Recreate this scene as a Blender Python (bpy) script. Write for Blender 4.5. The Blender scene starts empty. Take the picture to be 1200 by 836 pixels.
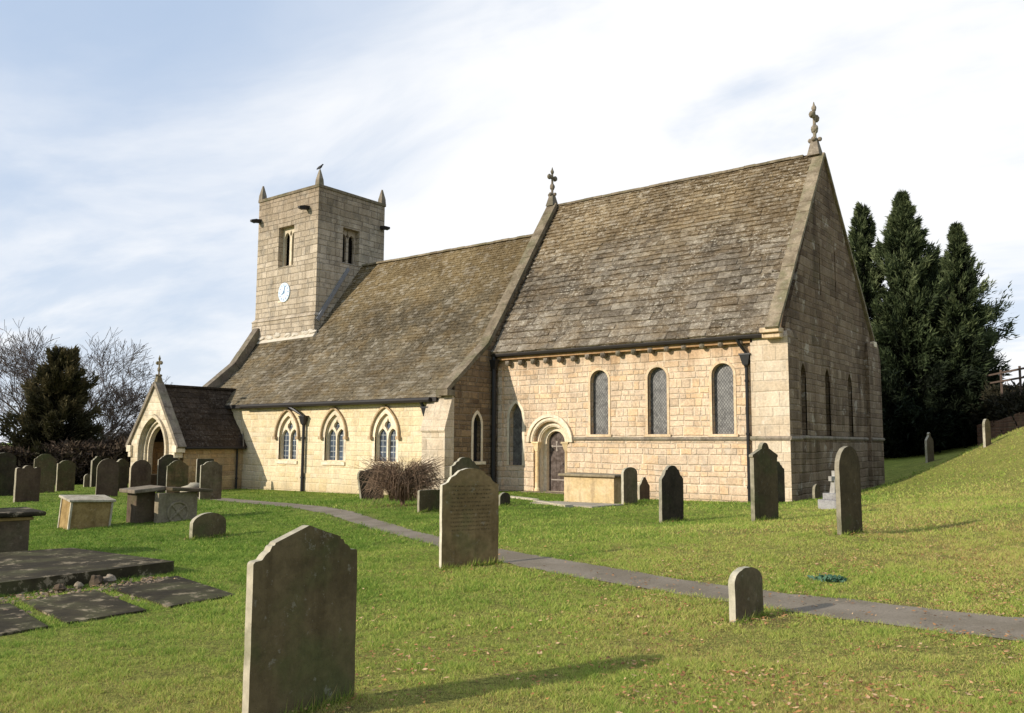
import bpy, bmesh, math, random
import numpy as np
from mathutils import Vector, Matrix
from mathutils.geometry import tessellate_polygon
random.seed(7); rng = np.random.default_rng(7)
sc = bpy.context.scene
COL = sc.collection
R = math.radians
ELEV, AZ = R(21.5), R(24.4)          # sunlight travels towards (sin AZ, cos AZ)

# ------------------------------------------------------------------ terrain
CTL = [(9.31,-26.12,.08),(6,-24,.02),(3,-21,0),(0,-.1,0),(-3.7,.1,-.13),(-7,.1,-.14),(-9,.1,-.06),(-11.3,.1,-.1),(-12,-3,-.2),(-15,-2.4,-.3),(-18,-2.4,-.34),(-22.5,-2.4,-.37),(-24.6,-5,-.42),(-26.5,-6,-.44),(-29,-3,-.5),(.59,1.3,.1),(1.3,2.86,.23),(1.74,3.83,.37),(2.89,6.36,1.08),(3.89,8.55,1.77),(4.97,10.93,2.48),(.1,5,.02),(.2,10.8,.1),(1.2,8,.35),(-5,11,.1),(-14,9,0),(-30,8,-.5),(-2.58,21.97,.95),(-.85,23.28,1.19),(2.09,21.67,1.7),(3.48,22.7,2.05),(-4.41,33.23,1.23),(2.5,31.99,2.91),(5.26,-12.29,.34),(8.16,-17.02,.17),(7.51,-11.44,.27),(6.83,-5.64,.56),(5.83,3.04,1.07),(5.54,-7.26,.42),(3.81,1.55,.55),(6.05,-18.26,.06),(2.84,-9.58,.21),(.69,-9.31,.06),(-2.41,-5.74,.09),(.61,-.87,.08),(6.47,-11.99,.24),(7.11,-17.19,.1),(7.47,-19.83,.08),(1.89,-17.41,.06),(-6.15,-11.81,.07),(-12.34,-8.94,-.16),(-26.73,-8.59,-.49),(-27.37,-11.62,-.49),(-19.95,-7.17,-.38),(-6.04,-16.13,-.21),(-10.1,-16.73,-.26),(-5.31,-20.28,-.11),(-.39,-21.96,-.01),(2.51,-22.39,.05),(-.67,-20.14,.01),(-60,-30,-.9),(-75,0,-1),(-45,25,-.6),(0,45,1),(25,30,3),(20,5,2.6),(25,-15,1.9),(15,-26,.7),(12,-22,.5),(20,-35,.8),(-10,-45,-.4),(-35,-25,-.6),(12,-10,1.15),(12,2,2.2)]
_A = np.array(CTL)
def _U(r2): return np.where(r2 > 0, .5*r2*np.log(r2+1e-12), 0)
_X = _A[:, :2]/10; _n = len(_X)
_K = _U(((_X[:, None]-_X[None])**2).sum(-1))+.006*np.eye(_n)
_P = np.c_[np.ones(_n), _X]; _M = np.zeros((_n+3, _n+3)); _M[:_n, :_n] = _K; _M[:_n, _n:] = _P; _M[_n:, :_n] = _P.T
_W = np.linalg.solve(_M, np.r_[_A[:, 2], 0, 0, 0])
def height(x, y):
    x = np.asarray(x, float); y = np.asarray(y, float)
    cx = np.clip(x, -75, 30)/10; cy = np.clip(y, -45, 45)/10
    r2 = (cx[..., None]-_X[:, 0])**2+(cy[..., None]-_X[:, 1])**2
    return _U(r2)@_W[:-3]+_W[-3]+_W[-2]*cx+_W[-1]*cy
def gh(x, y): return float(height(x, y))

# ------------------------------------------------------------------ nodes
class NT:
    def __init__(s, name):
        s.m = bpy.data.materials.new(name); s.m.use_nodes = True
        s.t = s.m.node_tree; s.t.nodes.clear()
    def n(s, typ, **kw):
        nd = s.t.nodes.new(typ)
        for k, v in kw.items(): setattr(nd, k, v)
        return nd
    def put(s, sock, v):
        if isinstance(v, bpy.types.NodeSocket): s.t.links.new(v, sock)
        elif v is not None:
            try: sock.default_value = v
            except Exception: sock.default_value = (*v, 1) if len(v) == 3 else v
    def math(s, op, a, b=None, c=None, clamp=False):
        nd = s.n('ShaderNodeMath', operation=op, use_clamp=clamp)
        for i, v in enumerate((a, b, c)):
            if v is not None: s.put(nd.inputs[i], v)
        return nd.outputs[0]
    def mix(s, f, a, b, blend='MIX'):
        nd = s.n('ShaderNodeMix', data_type='RGBA', blend_type=blend)
        s.put(nd.inputs[0], f); s.put(nd.inputs[6], a); s.put(nd.inputs[7], b); return nd.outputs[2]
    def noise(s, vec, scale, detail=4, rough=.55, dist=0, col=False):
        nd = s.n('ShaderNodeTexNoise'); s.put(nd.inputs['Vector'], vec)
        nd.inputs['Scale'].default_value = scale; nd.inputs['Detail'].default_value = detail
        nd.inputs['Roughness'].default_value = rough; nd.inputs['Distortion'].default_value = dist
        return nd.outputs[1 if col else 0]
    def vor(s, vec, scale, feat='F1', out=0):
        nd = s.n('ShaderNodeTexVoronoi', feature=feat); s.put(nd.inputs['Vector'], vec); nd.inputs['Scale'].default_value = scale
        return nd.outputs[out]
    def ramp(s, v, lo, hi, a=0., b=1.):
        nd = s.n('ShaderNodeMapRange', interpolation_type='SMOOTHSTEP'); s.put(nd.inputs[0], v)
        nd.inputs[1].default_value = lo; nd.inputs[2].default_value = hi; nd.inputs[3].default_value = a; nd.inputs[4].default_value = b
        return nd.outputs[0]
    def cramp(s, v, stops):
        nd = s.n('ShaderNodeValToRGB'); s.put(nd.inputs[0], v); e = nd.color_ramp.elements
        while len(e) < len(stops): e.new(.5)
        for i, (p, c) in enumerate(stops): e[i].position = p; e[i].color = (*c, 1)
        return nd.outputs[0]
    def geo(s, k='Position'): return s.n('ShaderNodeNewGeometry').outputs[k]
    def obj(s): return s.n('ShaderNodeTexCoord').outputs['Object']
    def sep(s, v): nd = s.n('ShaderNodeSeparateXYZ'); s.put(nd.inputs[0], v); return nd.outputs
    def comb(s, x, y, z):
        nd = s.n('ShaderNodeCombineXYZ')
        for i, v in enumerate((x, y, z)): s.put(nd.inputs[i], v)
        return nd.outputs[0]
    def scale(s, v, sc_):
        nd = s.n('ShaderNodeVectorMath', operation='MULTIPLY'); s.put(nd.inputs[0], v); nd.inputs[1].default_value = sc_; return nd.outputs[0]
    def attr(s, name): return s.n('ShaderNodeAttribute', attribute_name=name).outputs
    def out(s, col, rough=.9, bump=None, bstr=.5, bdist=.02, metal=0, spec=.3, trans=None, alpha=None):
        p = s.n('ShaderNodeBsdfPrincipled'); s.put(p.inputs['Base Color'], col); s.put(p.inputs['Roughness'], rough)
        p.inputs['Metallic'].default_value = metal; p.inputs['Specular IOR Level'].default_value = spec
        if bump is not None:
            b = s.n('ShaderNodeBump'); b.inputs['Strength'].default_value = bstr; b.inputs['Distance'].default_value = bdist
            s.put(b.inputs['Height'], bump); s.t.links.new(b.outputs[0], p.inputs['Normal'])
        sh = p.outputs[0]
        if trans:
            tr = s.n('ShaderNodeBsdfTranslucent'); s.put(tr.inputs[0], col)
            mx = s.n('ShaderNodeMixShader'); mx.inputs[0].default_value = trans
            s.t.links.new(sh, mx.inputs[1]); s.t.links.new(tr.outputs[0], mx.inputs[2]); sh = mx.outputs[0]
        o = s.n('ShaderNodeOutputMaterial'); s.t.links.new(sh, o.inputs[0]); return s.m

def masonry(name, tones, mortar, h=.28, wmin=.35, wmax=.8, mw=.012, stain=.5, lime=.0, moss=.0, contrast=1., dark_top=None, bump=.7, joints=1., grey=.45, eave=None):
    N = NT(name); P = N.geo(); px, py, pz = N.sep(P)
    nx = N.math('ABSOLUTE', N.sep(N.geo('True Normal'))[0]); isx = N.math('GREATER_THAN', nx, .6)
    u = N.math('ADD', N.math('MULTIPLY', px, N.math('SUBTRACT', 1., isx)), N.math('MULTIPLY', N.math('ADD', py, 50.3), isx))
    wob = N.noise(P, .6, 2)
    z = N.math('ADD', pz, N.math('MULTIPLY', wob, .10))
    zz = N.math('DIVIDE', N.math('ADD', z, 20.), h)
    zz = N.math('ADD', zz, N.math('MULTIPLY', N.math('SINE', N.math('MULTIPLY', zz, 1.7)), .22))
    row = N.math('FLOOR', zz); fz = N.math('FRACT', zz)
    def wn(v):
        nd = N.n('ShaderNodeTexWhiteNoise', noise_dimensions='1D'); N.put(nd.inputs['W'], v); return nd.outputs[0]
    r1 = wn(row); r2 = wn(N.math('ADD', row, 17.37))
    w = N.math('MULTIPLY_ADD', r1, wmax-wmin, wmin)
    uu = N.math('ADD', N.math('DIVIDE', u, w), N.math('MULTIPLY', r2, 13.))
    uu = N.math('ADD', uu, N.math('MULTIPLY', N.math('SINE', N.math('MULTIPLY_ADD', uu, 2.3, N.math('MULTIPLY', row, 5.1))), .3))
    col = N.math('FLOOR', uu); fu = N.math('FRACT', uu)
    wn2 = N.n('ShaderNodeTexWhiteNoise', noise_dimensions='2D'); N.put(wn2.inputs['Vector'], N.comb(row, col, 0.))
    rv = wn2.outputs[0]
    du = N.math('MULTIPLY', N.math('MINIMUM', fu, N.math('SUBTRACT', 1., fu)), w)
    dz = N.math('MULTIPLY', N.math('MINIMUM', fz, N.math('SUBTRACT', 1., fz)), h)
    fine = N.noise(P, 14., 5, .65); d = N.math('ADD', N.math('MINIMUM', du, dz), N.math('MULTIPLY_ADD', fine, .024, -.012))
    stone = N.ramp(d, mw*.4, mw*1.6)
    c = N.cramp(rv, [(i/(len(tones)-1), t) for i, t in enumerate(tones)])
    big = N.noise(P, .5, 5, .6); med = N.noise(P, 3.2, 5, .65)
    c = N.mix(N.math('MULTIPLY', N.ramp(med, .35, .7), .35), c, N.mix(.55, c, (.5, .40, .27, 1), 'MULTIPLY'))
    gp = N.noise(P, 1.9, 6, .7); c = N.mix(N.math('MULTIPLY', N.ramp(gp, .50, .62), grey), c, N.mix(1., c, (.62, .66, .72, 1), 'MULTIPLY'))
    jn = N.math('MULTIPLY', joints, N.ramp(N.noise(P, 1.3, 5, .7), .36, .56, .30, 1.))
    c = N.mix(N.math('MULTIPLY', N.math('SUBTRACT', 1., stone), jn), c, (*mortar, 1))
    pit = N.ramp(N.noise(P, 30., 4, .8), .60, .70); c = N.mix(N.math('MULTIPLY', pit, .45*contrast), c, N.mix(1., c, (.45, .38, .3, 1), 'MULTIPLY'))
    g = N.math('MULTIPLY_ADD', N.math('SUBTRACT', fine, .5), .9*contrast, 1.)
    c = N.mix(1., c, N.comb(g, g, g), 'MULTIPLY')
    streak = N.noise(N.scale(P, (2.2, 2.2, .22)), 1., 5, .6)
    if stain: c = N.mix(N.math('MULTIPLY', N.ramp(N.math('ADD', N.math('MULTIPLY', streak, .6), N.math('MULTIPLY', big, .4)), .44, .68), stain), c, N.mix(1., c, (.30, .26, .21, 1), 'MULTIPLY'))
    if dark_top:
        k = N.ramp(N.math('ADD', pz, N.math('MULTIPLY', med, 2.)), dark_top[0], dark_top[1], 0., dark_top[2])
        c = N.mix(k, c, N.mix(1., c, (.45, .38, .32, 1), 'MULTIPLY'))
    if lime: c = N.mix(N.math('MULTIPLY', N.ramp(N.noise(P, 1.7, 6, .7), .58, .66), lime), c, (.62, .56, .45, 1))
    if moss: c = N.mix(N.math('MULTIPLY', N.ramp(N.noise(P, 1.1, 5, .7), .5, .7), moss), c, (.10, .10, .045, 1))
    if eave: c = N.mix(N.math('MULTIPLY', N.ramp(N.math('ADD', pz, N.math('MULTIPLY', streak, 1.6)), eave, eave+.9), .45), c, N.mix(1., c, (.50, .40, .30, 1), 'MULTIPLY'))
    foot = N.ramp(N.math('ADD', pz, N.math('MULTIPLY', med, .7)), -.1, .75, .45, 0.)
    c = N.mix(foot, c, N.mix(1., c, (.55, .5, .4, 1), 'MULTIPLY'))
    hgt = N.math('ADD', N.math('MULTIPLY', N.ramp(d, 0., .035), 1.), N.math('MULTIPLY', fine, .5))
    hgt = N.math('ADD', hgt, N.math('MULTIPLY', rv, .35))
    hgt = N.math('SUBTRACT', hgt, N.math('MULTIPLY', pit, .4))
    return N.out(c, .92, hgt, bump, .035, spec=.15)

def stone(name, base, base2, lichen=(.42, .40, .33), lam=.4, green=.3, sc_=3., bump=.6, local=True, pits=True, incised=False, darkx=None, lsc=9, lth=.60):
    N = NT(name); P = N.obj() if local else N.geo()
    ri = N.n('ShaderNodeObjectInfo').outputs['Random']
    nd = N.n('ShaderNodeVectorMath', operation='ADD'); N.put(nd.inputs[0], P)
    N.put(nd.inputs[1], N.comb(N.math('MULTIPLY', ri, 37.), N.math('MULTIPLY', ri, 11.), 0.)); Q = nd.outputs[0]
    a = N.noise(Q, sc_, 6, .62); b = N.noise(Q, sc_*6, 5, .7); st = N.noise(N.scale(Q, (5, 5, .8)), 1., 4, .6)
    c = N.mix(N.ramp(a, .35, .65), (*base, 1), (*base2, 1))
    c = N.mix(N.math('MULTIPLY', N.ramp(st, .5, .72), .5), c, N.mix(1., c, (.45, .42, .4, 1), 'MULTIPLY'))
    x, y, z = N.sep(P)
    if darkx:                                            # broad faces weathered and also darkened to carry their shade, narrow edges paler
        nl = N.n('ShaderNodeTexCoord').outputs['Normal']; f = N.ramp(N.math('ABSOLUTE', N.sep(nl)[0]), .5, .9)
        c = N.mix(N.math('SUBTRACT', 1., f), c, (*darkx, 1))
    if green: c = N.mix(N.math('MULTIPLY', N.ramp(N.noise(Q, 1.6, 4, .6), .45, .65), green), c, (.085, .10, .035, 1))
    if lam: c = N.mix(N.math('MULTIPLY', N.ramp(N.noise(Q, lsc, 6, .75), lth, lth+.06), lam), c, (*lichen, 1))
    g = N.math('MULTIPLY_ADD', N.math('SUBTRACT', b, .5), 1.1, 1.); c = N.mix(1., c, N.comb(g, g, g), 'MULTIPLY')
    if ri is not None:
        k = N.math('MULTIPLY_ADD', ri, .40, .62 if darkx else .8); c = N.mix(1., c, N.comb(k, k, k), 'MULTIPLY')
    hgt = N.math('ADD', a, N.math('MULTIPLY', b, .8))
    if pits: hgt = N.math('SUBTRACT', hgt, N.math('MULTIPLY', N.ramp(N.vor(Q, 28), .0, .18, 1., 0.), .35))
    if incised:
        line = N.ramp(N.math('SINE', N.math('MULTIPLY', z, 118.)), .15, .5)
        let = N.ramp(N.noise(N.scale(P, (1, 75, 20)), 1., 2, .5), .49, .53)
        inx = N.math('MULTIPLY', N.ramp(N.math('ABSOLUTE', y), .33, .27), N.math('MULTIPLY', N.ramp(z, .42, .5), N.ramp(z, 1.14, 1.06)))
        ms = N.math('MULTIPLY', N.math('MULTIPLY', line, let), inx)
        hgt = N.math('SUBTRACT', hgt, N.math('MULTIPLY', ms, 1.3)); c = N.mix(N.math('MULTIPLY', ms, .55), c, (.03, .026, .016, 1))
    return N.out(c, .93, hgt, bump, .012, spec=.15)

def slate_mat(name, tones, patch, pa=.4, spots=.5, spotc=(.33, .31, .26), zone=None):
    N = NT(name); P = N.geo(); t = N.attr('tint')[2]
    c = N.cramp(t, [(i/(len(tones)-1), q) for i, q in enumerate(tones)])
    if zone:
        zz = N.math('ADD', N.sep(P)[2], N.math('MULTIPLY', N.math('SUBTRACT', N.noise(P, .45, 4, .6), .5), 5.))
        c = N.mix(N.ramp(zz, zone[0], zone[1]), c, N.mix(1., c, (1.14, 1.03, .82, 1), 'MULTIPLY')); c = N.mix(N.math('MULTIPLY', N.math('MULTIPLY', N.ramp(zz, zone[0]-2.5, zone[0]-.5), N.ramp(zz, zone[1], zone[0])), .5), c, N.mix(1., c, (.5, .5, .5, 1), 'MULTIPLY'))
        lich = N.math('MULTIPLY', N.math('GREATER_THAN', N.math('ADD', t, N.math('MULTIPLY', N.noise(P, .5, 3), .9)), 1.25), .42); c = N.mix(lich, c, (.42, .37, .29, 1))
    Q = N.scale(P, (1, 1.2, 1.2)); f = N.noise(Q, 26, 5, .75); md = N.noise(Q, 7, 6, .8)
    c = N.mix(N.math('MULTIPLY', N.ramp(N.noise(Q, 1.1, 6, .7), .45, .62), pa), c, (*patch, 1))
    c = N.mix(N.math('MULTIPLY', N.ramp(N.noise(P, .35, 5, .65), .44, .6), .55), c, N.mix(1., c, (.48, .45, .42, 1), 'MULTIPLY'))
    c = N.mix(N.math('MULTIPLY', N.ramp(md, .40, .52, 1., 0.), .5), c, N.mix(1., c, (.35, .32, .28, 1), 'MULTIPLY'))
    reg = N.ramp(N.noise(P, .6, 4, .6), .40, .58, .35, 1.)
    sp = N.math('MULTIPLY', N.ramp(md, .545, .60), reg); c = N.mix(N.math('MULTIPLY', sp, spots), c, (*spotc, 1))
    sp2 = N.math('MULTIPLY', N.ramp(N.noise(Q, 13, 5, .8), .60, .66), reg); c = N.mix(N.math('MULTIPLY', sp2, spots), c, (*[min(1, q*1.25) for q in spotc], 1))
    g = N.math('MULTIPLY_ADD', N.math('SUBTRACT', f, .5), 2.2, 1., ); c = N.mix(1., c, N.comb(g, g, g), 'MULTIPLY')
    return N.out(c, .95, N.math('ADD', f, N.math('MULTIPLY', md, 1.4)), 1., .045, spec=.08)

def plain(name, c, rough=.8, metal=0, spec=.3, var=.25, nscale=12, local=False, c2=None, bump=.25):
    N = NT(name); P = N.obj() if local else N.geo(); f = N.noise(P, nscale, 5, .65)
    if c2: cc = N.mix(N.ramp(f, .35, .65), (*c, 1), (*c2, 1))
    else:
        g = N.math('MULTIPLY_ADD', N.math('SUBTRACT', f, .5), var*2, 1.); cc = N.mix(1., (*c, 1), N.comb(g, g, g), 'MULTIPLY')
    return N.out(cc, rough, f, bump, .01, metal, spec)

M = {}
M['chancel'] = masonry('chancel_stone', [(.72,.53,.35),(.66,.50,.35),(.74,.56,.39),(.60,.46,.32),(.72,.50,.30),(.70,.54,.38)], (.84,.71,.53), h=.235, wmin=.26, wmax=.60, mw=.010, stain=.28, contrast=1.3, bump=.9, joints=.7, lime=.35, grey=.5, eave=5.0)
M['nave'] = masonry('nave_stone', [(.74,.60,.38),(.76,.63,.42),(.68,.54,.32),(.74,.62,.43)], (.80,.70,.50), h=.25, wmin=.3, wmax=.6, mw=.009, stain=.22, contrast=.9, bump=.6, joints=.5, lime=.3, grey=.3)
M['east'] = masonry('east_gable_stone', [(.22,.155,.10),(.29,.215,.14),(.16,.112,.072),(.33,.255,.175)], (.18,.135,.09), h=.24, wmin=.3, wmax=.7, mw=.006, stain=.75, contrast=1.6, bump=.8, lime=.4, dark_top=(4.5, 8.5, .45), moss=.25, joints=.25, grey=.3)  # dark tones carry the shade on the east-facing walls, besides real staining
M['butt'] = masonry('buttress_ashlar', [(.62,.50,.36),(.68,.56,.42),(.56,.45,.32),(.64,.54,.41)], (.60,.52,.40), h=.36, wmin=.5, wmax=.9, mw=.006, stain=.3, lime=.75, contrast=1.1, bump=.6, joints=.6)
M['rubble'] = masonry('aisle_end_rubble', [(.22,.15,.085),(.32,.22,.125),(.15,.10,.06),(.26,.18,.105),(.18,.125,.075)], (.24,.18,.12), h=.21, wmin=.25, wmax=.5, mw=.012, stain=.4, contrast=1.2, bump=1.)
M['tower'] = masonry('tower_stone', [(.47,.39,.29),(.52,.435,.33),(.40,.33,.24),(.56,.47,.36)], (.25,.20,.15), h=.31, wmin=.4, wmax=.9, mw=.010, stain=.4, contrast=1.1, bump=.9, joints=.8, grey=.6, dark_top=(12.0, 15.5, .5), lime=.2)
M['porch'] = masonry('porch_stone', [(.66,.56,.40),(.60,.50,.34),(.70,.60,.45),(.50,.41,.28)], (.60,.52,.38), h=.27, wmin=.35, wmax=.6, mw=.008, stain=.35, contrast=.9, bump=.5, joints=.6)
M['porch_side'] = masonry('porch_side_stone', [(.50,.34,.17),(.44,.30,.16),(.54,.40,.22),(.36,.25,.14)], (.46,.36,.22), h=.25, wmin=.3, wmax=.55, mw=.008, stain=.35, contrast=1.1, bump=.7, joints=.6)
M['dress'] = stone('dressed_stone', (.68,.56,.39), (.74,.64,.48), lam=.15, green=0, sc_=1.5, bump=.4, local=False)
M['surround'] = stone('window_surround_stone', (.58,.42,.26), (.66,.51,.34), lam=.2, green=.1, sc_=3, bump=.6, local=False)
M['dress_orange'] = stone('warm_dressed_stone', (.60,.43,.22), (.66,.52,.32), lam=.1, green=0, sc_=2, bump=.4, local=False)
M['coping'] = stone('coping_stone', (.15,.118,.078), (.26,.21,.145), lam=.6, green=.35, sc_=2.2, bump=.6, local=False)
M['dark_coping'] = stone('dark_weathered_stone', (.16,.13,.10), (.24,.20,.15), lam=.3, green=.25, sc_=3, local=False)
M['slate_chancel'] = slate_mat('chancel_slates', [(.16,.13,.095),(.24,.20,.148),(.31,.26,.195),(.19,.155,.115),(.37,.315,.24),(.25,.205,.15)], (.30,.215,.12), .45, .75, (.60,.54,.43), zone=(8.2, 10.5))
M['slate_nave'] = slate_mat('nave_slates', [(.20,.165,.108),(.24,.20,.135),(.18,.148,.097),(.265,.225,.158)], (.27,.19,.09), .5, .5, (.42,.36,.26), zone=(7.0, 9.8))
M['slate_porch'] = slate_mat('porch_slates', [(.05,.036,.026),(.085,.062,.044),(.065,.047,.034),(.115,.085,.062)], (.10,.068,.04), .3, .4, (.24,.21,.17))
M['hood'] = stone('brown_hood_stone', (.40,.28,.16), (.52,.39,.25), lam=.1, green=.1, sc_=4, local=False)
M['eave_shade'] = plain('shaded_orange_stone', (.30,.17,.08), .9, c2=(.42,.27,.14), nscale=5)  # orange shadow under the eaves put into the stone colour
M['iron'] = plain('black_cast_iron', (.014,.013,.013), .45, spec=.4)
M['gutter'] = plain('dark_gutter', (.022,.018,.015), .6)
M['lead'] = plain('lead_flashing', (.22,.22,.23), .5, var=.4)
M['lime'] = plain('lime_fillet', (.52,.46,.37), .9, var=.4, nscale=5)
M['door'] = plain('weathered_door_wood', (.055,.038,.028), .8, c2=(.13,.10,.085), nscale=6)
M['hinge'] = plain('pale_hinge', (.30,.25,.21), .6)
M['void'] = plain('dark_interior', (.006,.006,.006), 1.)
M['asphalt'] = None

def glass_mat(name, base, line, sx, sz, diamond=False, rough=.25, ew=False):
    N = NT(name); P = N.geo(); x, y, z = N.sep(P)
    if ew: x = y
    if diamond:
        a = N.math('ADD', N.math('MULTIPLY', x, sx), N.math('MULTIPLY', z, sz)); b = N.math('SUBTRACT', N.math('MULTIPLY', x, sx), N.math('MULTIPLY', z, sz))
    else: a = N.math('MULTIPLY', x, sx); b = N.math('MULTIPLY', z, sz)
    fa = N.math('ABSOLUTE', N.math('SUBTRACT', N.math('FRACT', a), .5)); fb = N.math('ABSOLUTE', N.math('SUBTRACT', N.math('FRACT', b), .5))
    ln = N.ramp(N.math('MAXIMUM', fa, fb), .38, .46)
    wn = N.n('ShaderNodeTexWhiteNoise', noise_dimensions='2D'); N.put(wn.inputs['Vector'], N.comb(N.math('FLOOR', a), N.math('FLOOR', b), 0.))
    g = N.math('MULTIPLY_ADD', wn.outputs[0], .9, .5); c = N.mix(1., (*base, 1), N.comb(g, g, g), 'MULTIPLY')
    cl = N.ramp(N.noise(P, 3.2, 5, .7), .42, .6); c = N.mix(N.math('MULTIPLY', N.ramp(N.noise(P, 1.7, 5, .7), .5, .62), .6), c, N.mix(1., c, (.4, .4, .4, 1), 'MULTIPLY')); c = N.mix(N.math('MULTIPLY', cl, .35), c, (*[min(1, q*2.2) for q in base], 1))
    c = N.mix(ln, c, (*line, 1))
    return N.out(c, rough, N.math('ADD', wn.outputs[0], ln), .35, .01, spec=.5)
M['glass_chancel'] = glass_mat('guarded_leaded_glass', (.13,.125,.115), (.045,.042,.04), 10, 7.5, True, .3)
M['glass_nave'] = glass_mat('leaded_glass', (.05,.065,.09), (.27,.28,.27), 5.0, 4.4, False, .25)
M['glass_dark'] = glass_mat('dark_east_glass', (.008,.008,.01), (.004,.004,.004), 8, 6, True, .6, True)

# ------------------------------------------------------------------ mesh builder
class MB:
    def __init__(s): s.v = []; s.f = []; s.mi = []; s.t = []
    def add(s, vs, fs, mi=0, tint=.5):
        b = len(s.v); s.v += [tuple(q) for q in vs]; s.t += [tint]*len(vs)
        for f in fs: s.f.append([b+i for i in f]); s.mi.append(mi)
    def box(s, c, d, rz=0, mi=0, rot=None, tint=.5):
        m = rot if rot else Matrix.Rotation(rz, 3, 'Z'); c = Vector(c)
        vs = [c+m@Vector((x*d[0]/2, y*d[1]/2, z*d[2]/2)) for z in (-1, 1) for y in (-1, 1) for x in (-1, 1)]
        s.add(vs, [(0,2,3,1),(4,5,7,6),(0,1,5,4),(2,6,7,3),(0,4,6,2),(1,3,7,5)], mi, tint)
    def bb(s, x0, x1, y0, y1, z0, z1, mi=0): s.box(((x0+x1)/2, (y0+y1)/2, (z0+z1)/2), (x1-x0, y1-y0, z1-z0), mi=mi)
    def prism(s, a, b, mi=0, cap=True):         # two matching loops of 3-D points
        n = len(a); s.add(list(a)+list(b), [(i, (i+1) % n, n+(i+1) % n, n+i) for i in range(n)], mi)
        if cap:
            for lp, rev in ((a, True), (b, False)):
                tr = tessellate_polygon([[Vector(q) for q in lp]]); s.add(lp, [t[::-1] if rev else t for t in tr], mi)
    def tube(s, pts, rad, n=6, mi=0, cap=True):
        pts = [Vector(p) for p in pts]; rings = []; up = Vector((0, 0, 1)); prev = None
        for i, p in enumerate(pts):
            t = (pts[min(i+1, len(pts)-1)]-pts[max(i-1, 0)]).normalized()
            if prev is None: prev = t.orthogonal().normalized()
            x = (prev-t*prev.dot(t)); x = x.normalized() if x.length > 1e-6 else t.orthogonal().normalized(); y = t.cross(x); prev = x
            r = rad[i] if isinstance(rad, (list, tuple)) else rad
            rings.append([p+(x*math.cos(k*2*math.pi/n)+y*math.sin(k*2*math.pi/n))*r for k in range(n)])
        vs = [q for r_ in rings for q in r_]; fs = []
        for i in range(len(pts)-1):
            for k in range(n): fs.append((i*n+k, i*n+(k+1) % n, (i+1)*n+(k+1) % n, (i+1)*n+k))
        if cap: fs.append(tuple(range(n))[::-1]); fs.append(tuple((len(pts)-1)*n+k for k in range(n)))
        s.add(vs, fs, mi)
    def lathe(s, c, prof, n=12, mi=0): s.tube([(c[0], c[1], c[2]+z) for r, z in prof], [max(r, .001) for r, z in prof], n, mi)
    def blob(s, c, r, mi=0, jit=.15, n1=6, n2=8, sd=None):
        q = random.Random(sd) if sd is not None else random; c = Vector(c); vs = [c+Vector((0, 0, -r[2]))]
        for i in range(1, n1):
            a = math.pi*i/n1
            for k in range(n2):
                j = 1+q.uniform(-jit, jit); b = 2*math.pi*k/n2
                vs.append(c+Vector((r[0]*math.sin(a)*math.cos(b)*j, r[1]*math.sin(a)*math.sin(b)*j, -r[2]*math.cos(a)*j)))
        vs.append(c+Vector((0, 0, r[2]))); fs = []
        for k in range(n2): fs.append((0, 1+(k+1) % n2, 1+k)); fs.append((len(vs)-1, len(vs)-1-n2+k, len(vs)-1-n2+(k+1) % n2))
        for i in range(n1-2):
            for k in range(n2): fs.append((1+i*n2+k, 1+i*n2+(k+1) % n2, 1+(i+1)*n2+(k+1) % n2, 1+(i+1)*n2+k))
        s.add(vs, fs, mi)
    def build(s, name, mats, parent=None, loc=(0, 0, 0), rot=(0, 0, 0), smooth=False, bevel=0, tint=False, fixn=True):
        me = bpy.data.meshes.new(name); me.from_pydata(s.v, [], s.f)
        if not isinstance(mats, (list, tuple)): mats = [mats]
        for m in mats: me.materials.append(m)
        me.polygons.foreach_set('material_index', s.mi)
        if smooth: me.polygons.foreach_set('use_smooth', [True]*len(me.polygons))
        if tint:
            at = me.attributes.new('tint', 'FLOAT', 'POINT'); at.data.foreach_set('value', s.t)
        if fixn:
            bm = bmesh.new(); bm.from_mesh(me); bmesh.ops.recalc_face_normals(bm, faces=bm.faces); bm.to_mesh(me); bm.free()
        me.update(); o = bpy.data.objects.new(name, me); COL.objects.link(o); o.location = loc; o.rotation_euler = rot
        if parent:
            o.parent = parent
            if parent.get('world_children'): o.location = [loc[i]-parent.location[i] for i in range(3)]
        if bevel:
            bv = o.modifiers.new('bevel', 'BEVEL'); bv.width = bevel; bv.segments = 2; bv.limit_method = 'ANGLE'; bv.angle_limit = R(35)
        return o

def raw(name, verts, tris, mat, tint=None, parent=None, loc=(0, 0, 0)):
    me = bpy.data.meshes.new(name); nv, nf = len(verts), len(tris); k = tris.shape[1]
    me.vertices.add(nv); me.vertices.foreach_set('co', np.ascontiguousarray(verts, dtype=np.float32).ravel())
    me.loops.add(nf*k); me.loops.foreach_set('vertex_index', np.ascontiguousarray(tris, dtype=np.int32).ravel())
    me.polygons.add(nf); me.polygons.foreach_set('loop_start', np.arange(0, nf*k, k, dtype=np.int32)); me.polygons.foreach_set('loop_total', np.full(nf, k, dtype=np.int32))
    if tint is not None: me.attributes.new('tint', 'FLOAT', 'POINT').data.foreach_set('value', np.ascontiguousarray(tint, dtype=np.float32))
    me.materials.append(mat); me.update(); me.validate()
    o = bpy.data.objects.new(name, me); COL.objects.link(o); o.location = loc
    if parent: o.parent = parent
    return o
def tag(o, label, cat, group=None, kind=None):
    if label: o['label'] = label
    if cat: o['category'] = cat
    if group: o['group'] = group
    if kind: o['kind'] = kind
    return o
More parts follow.
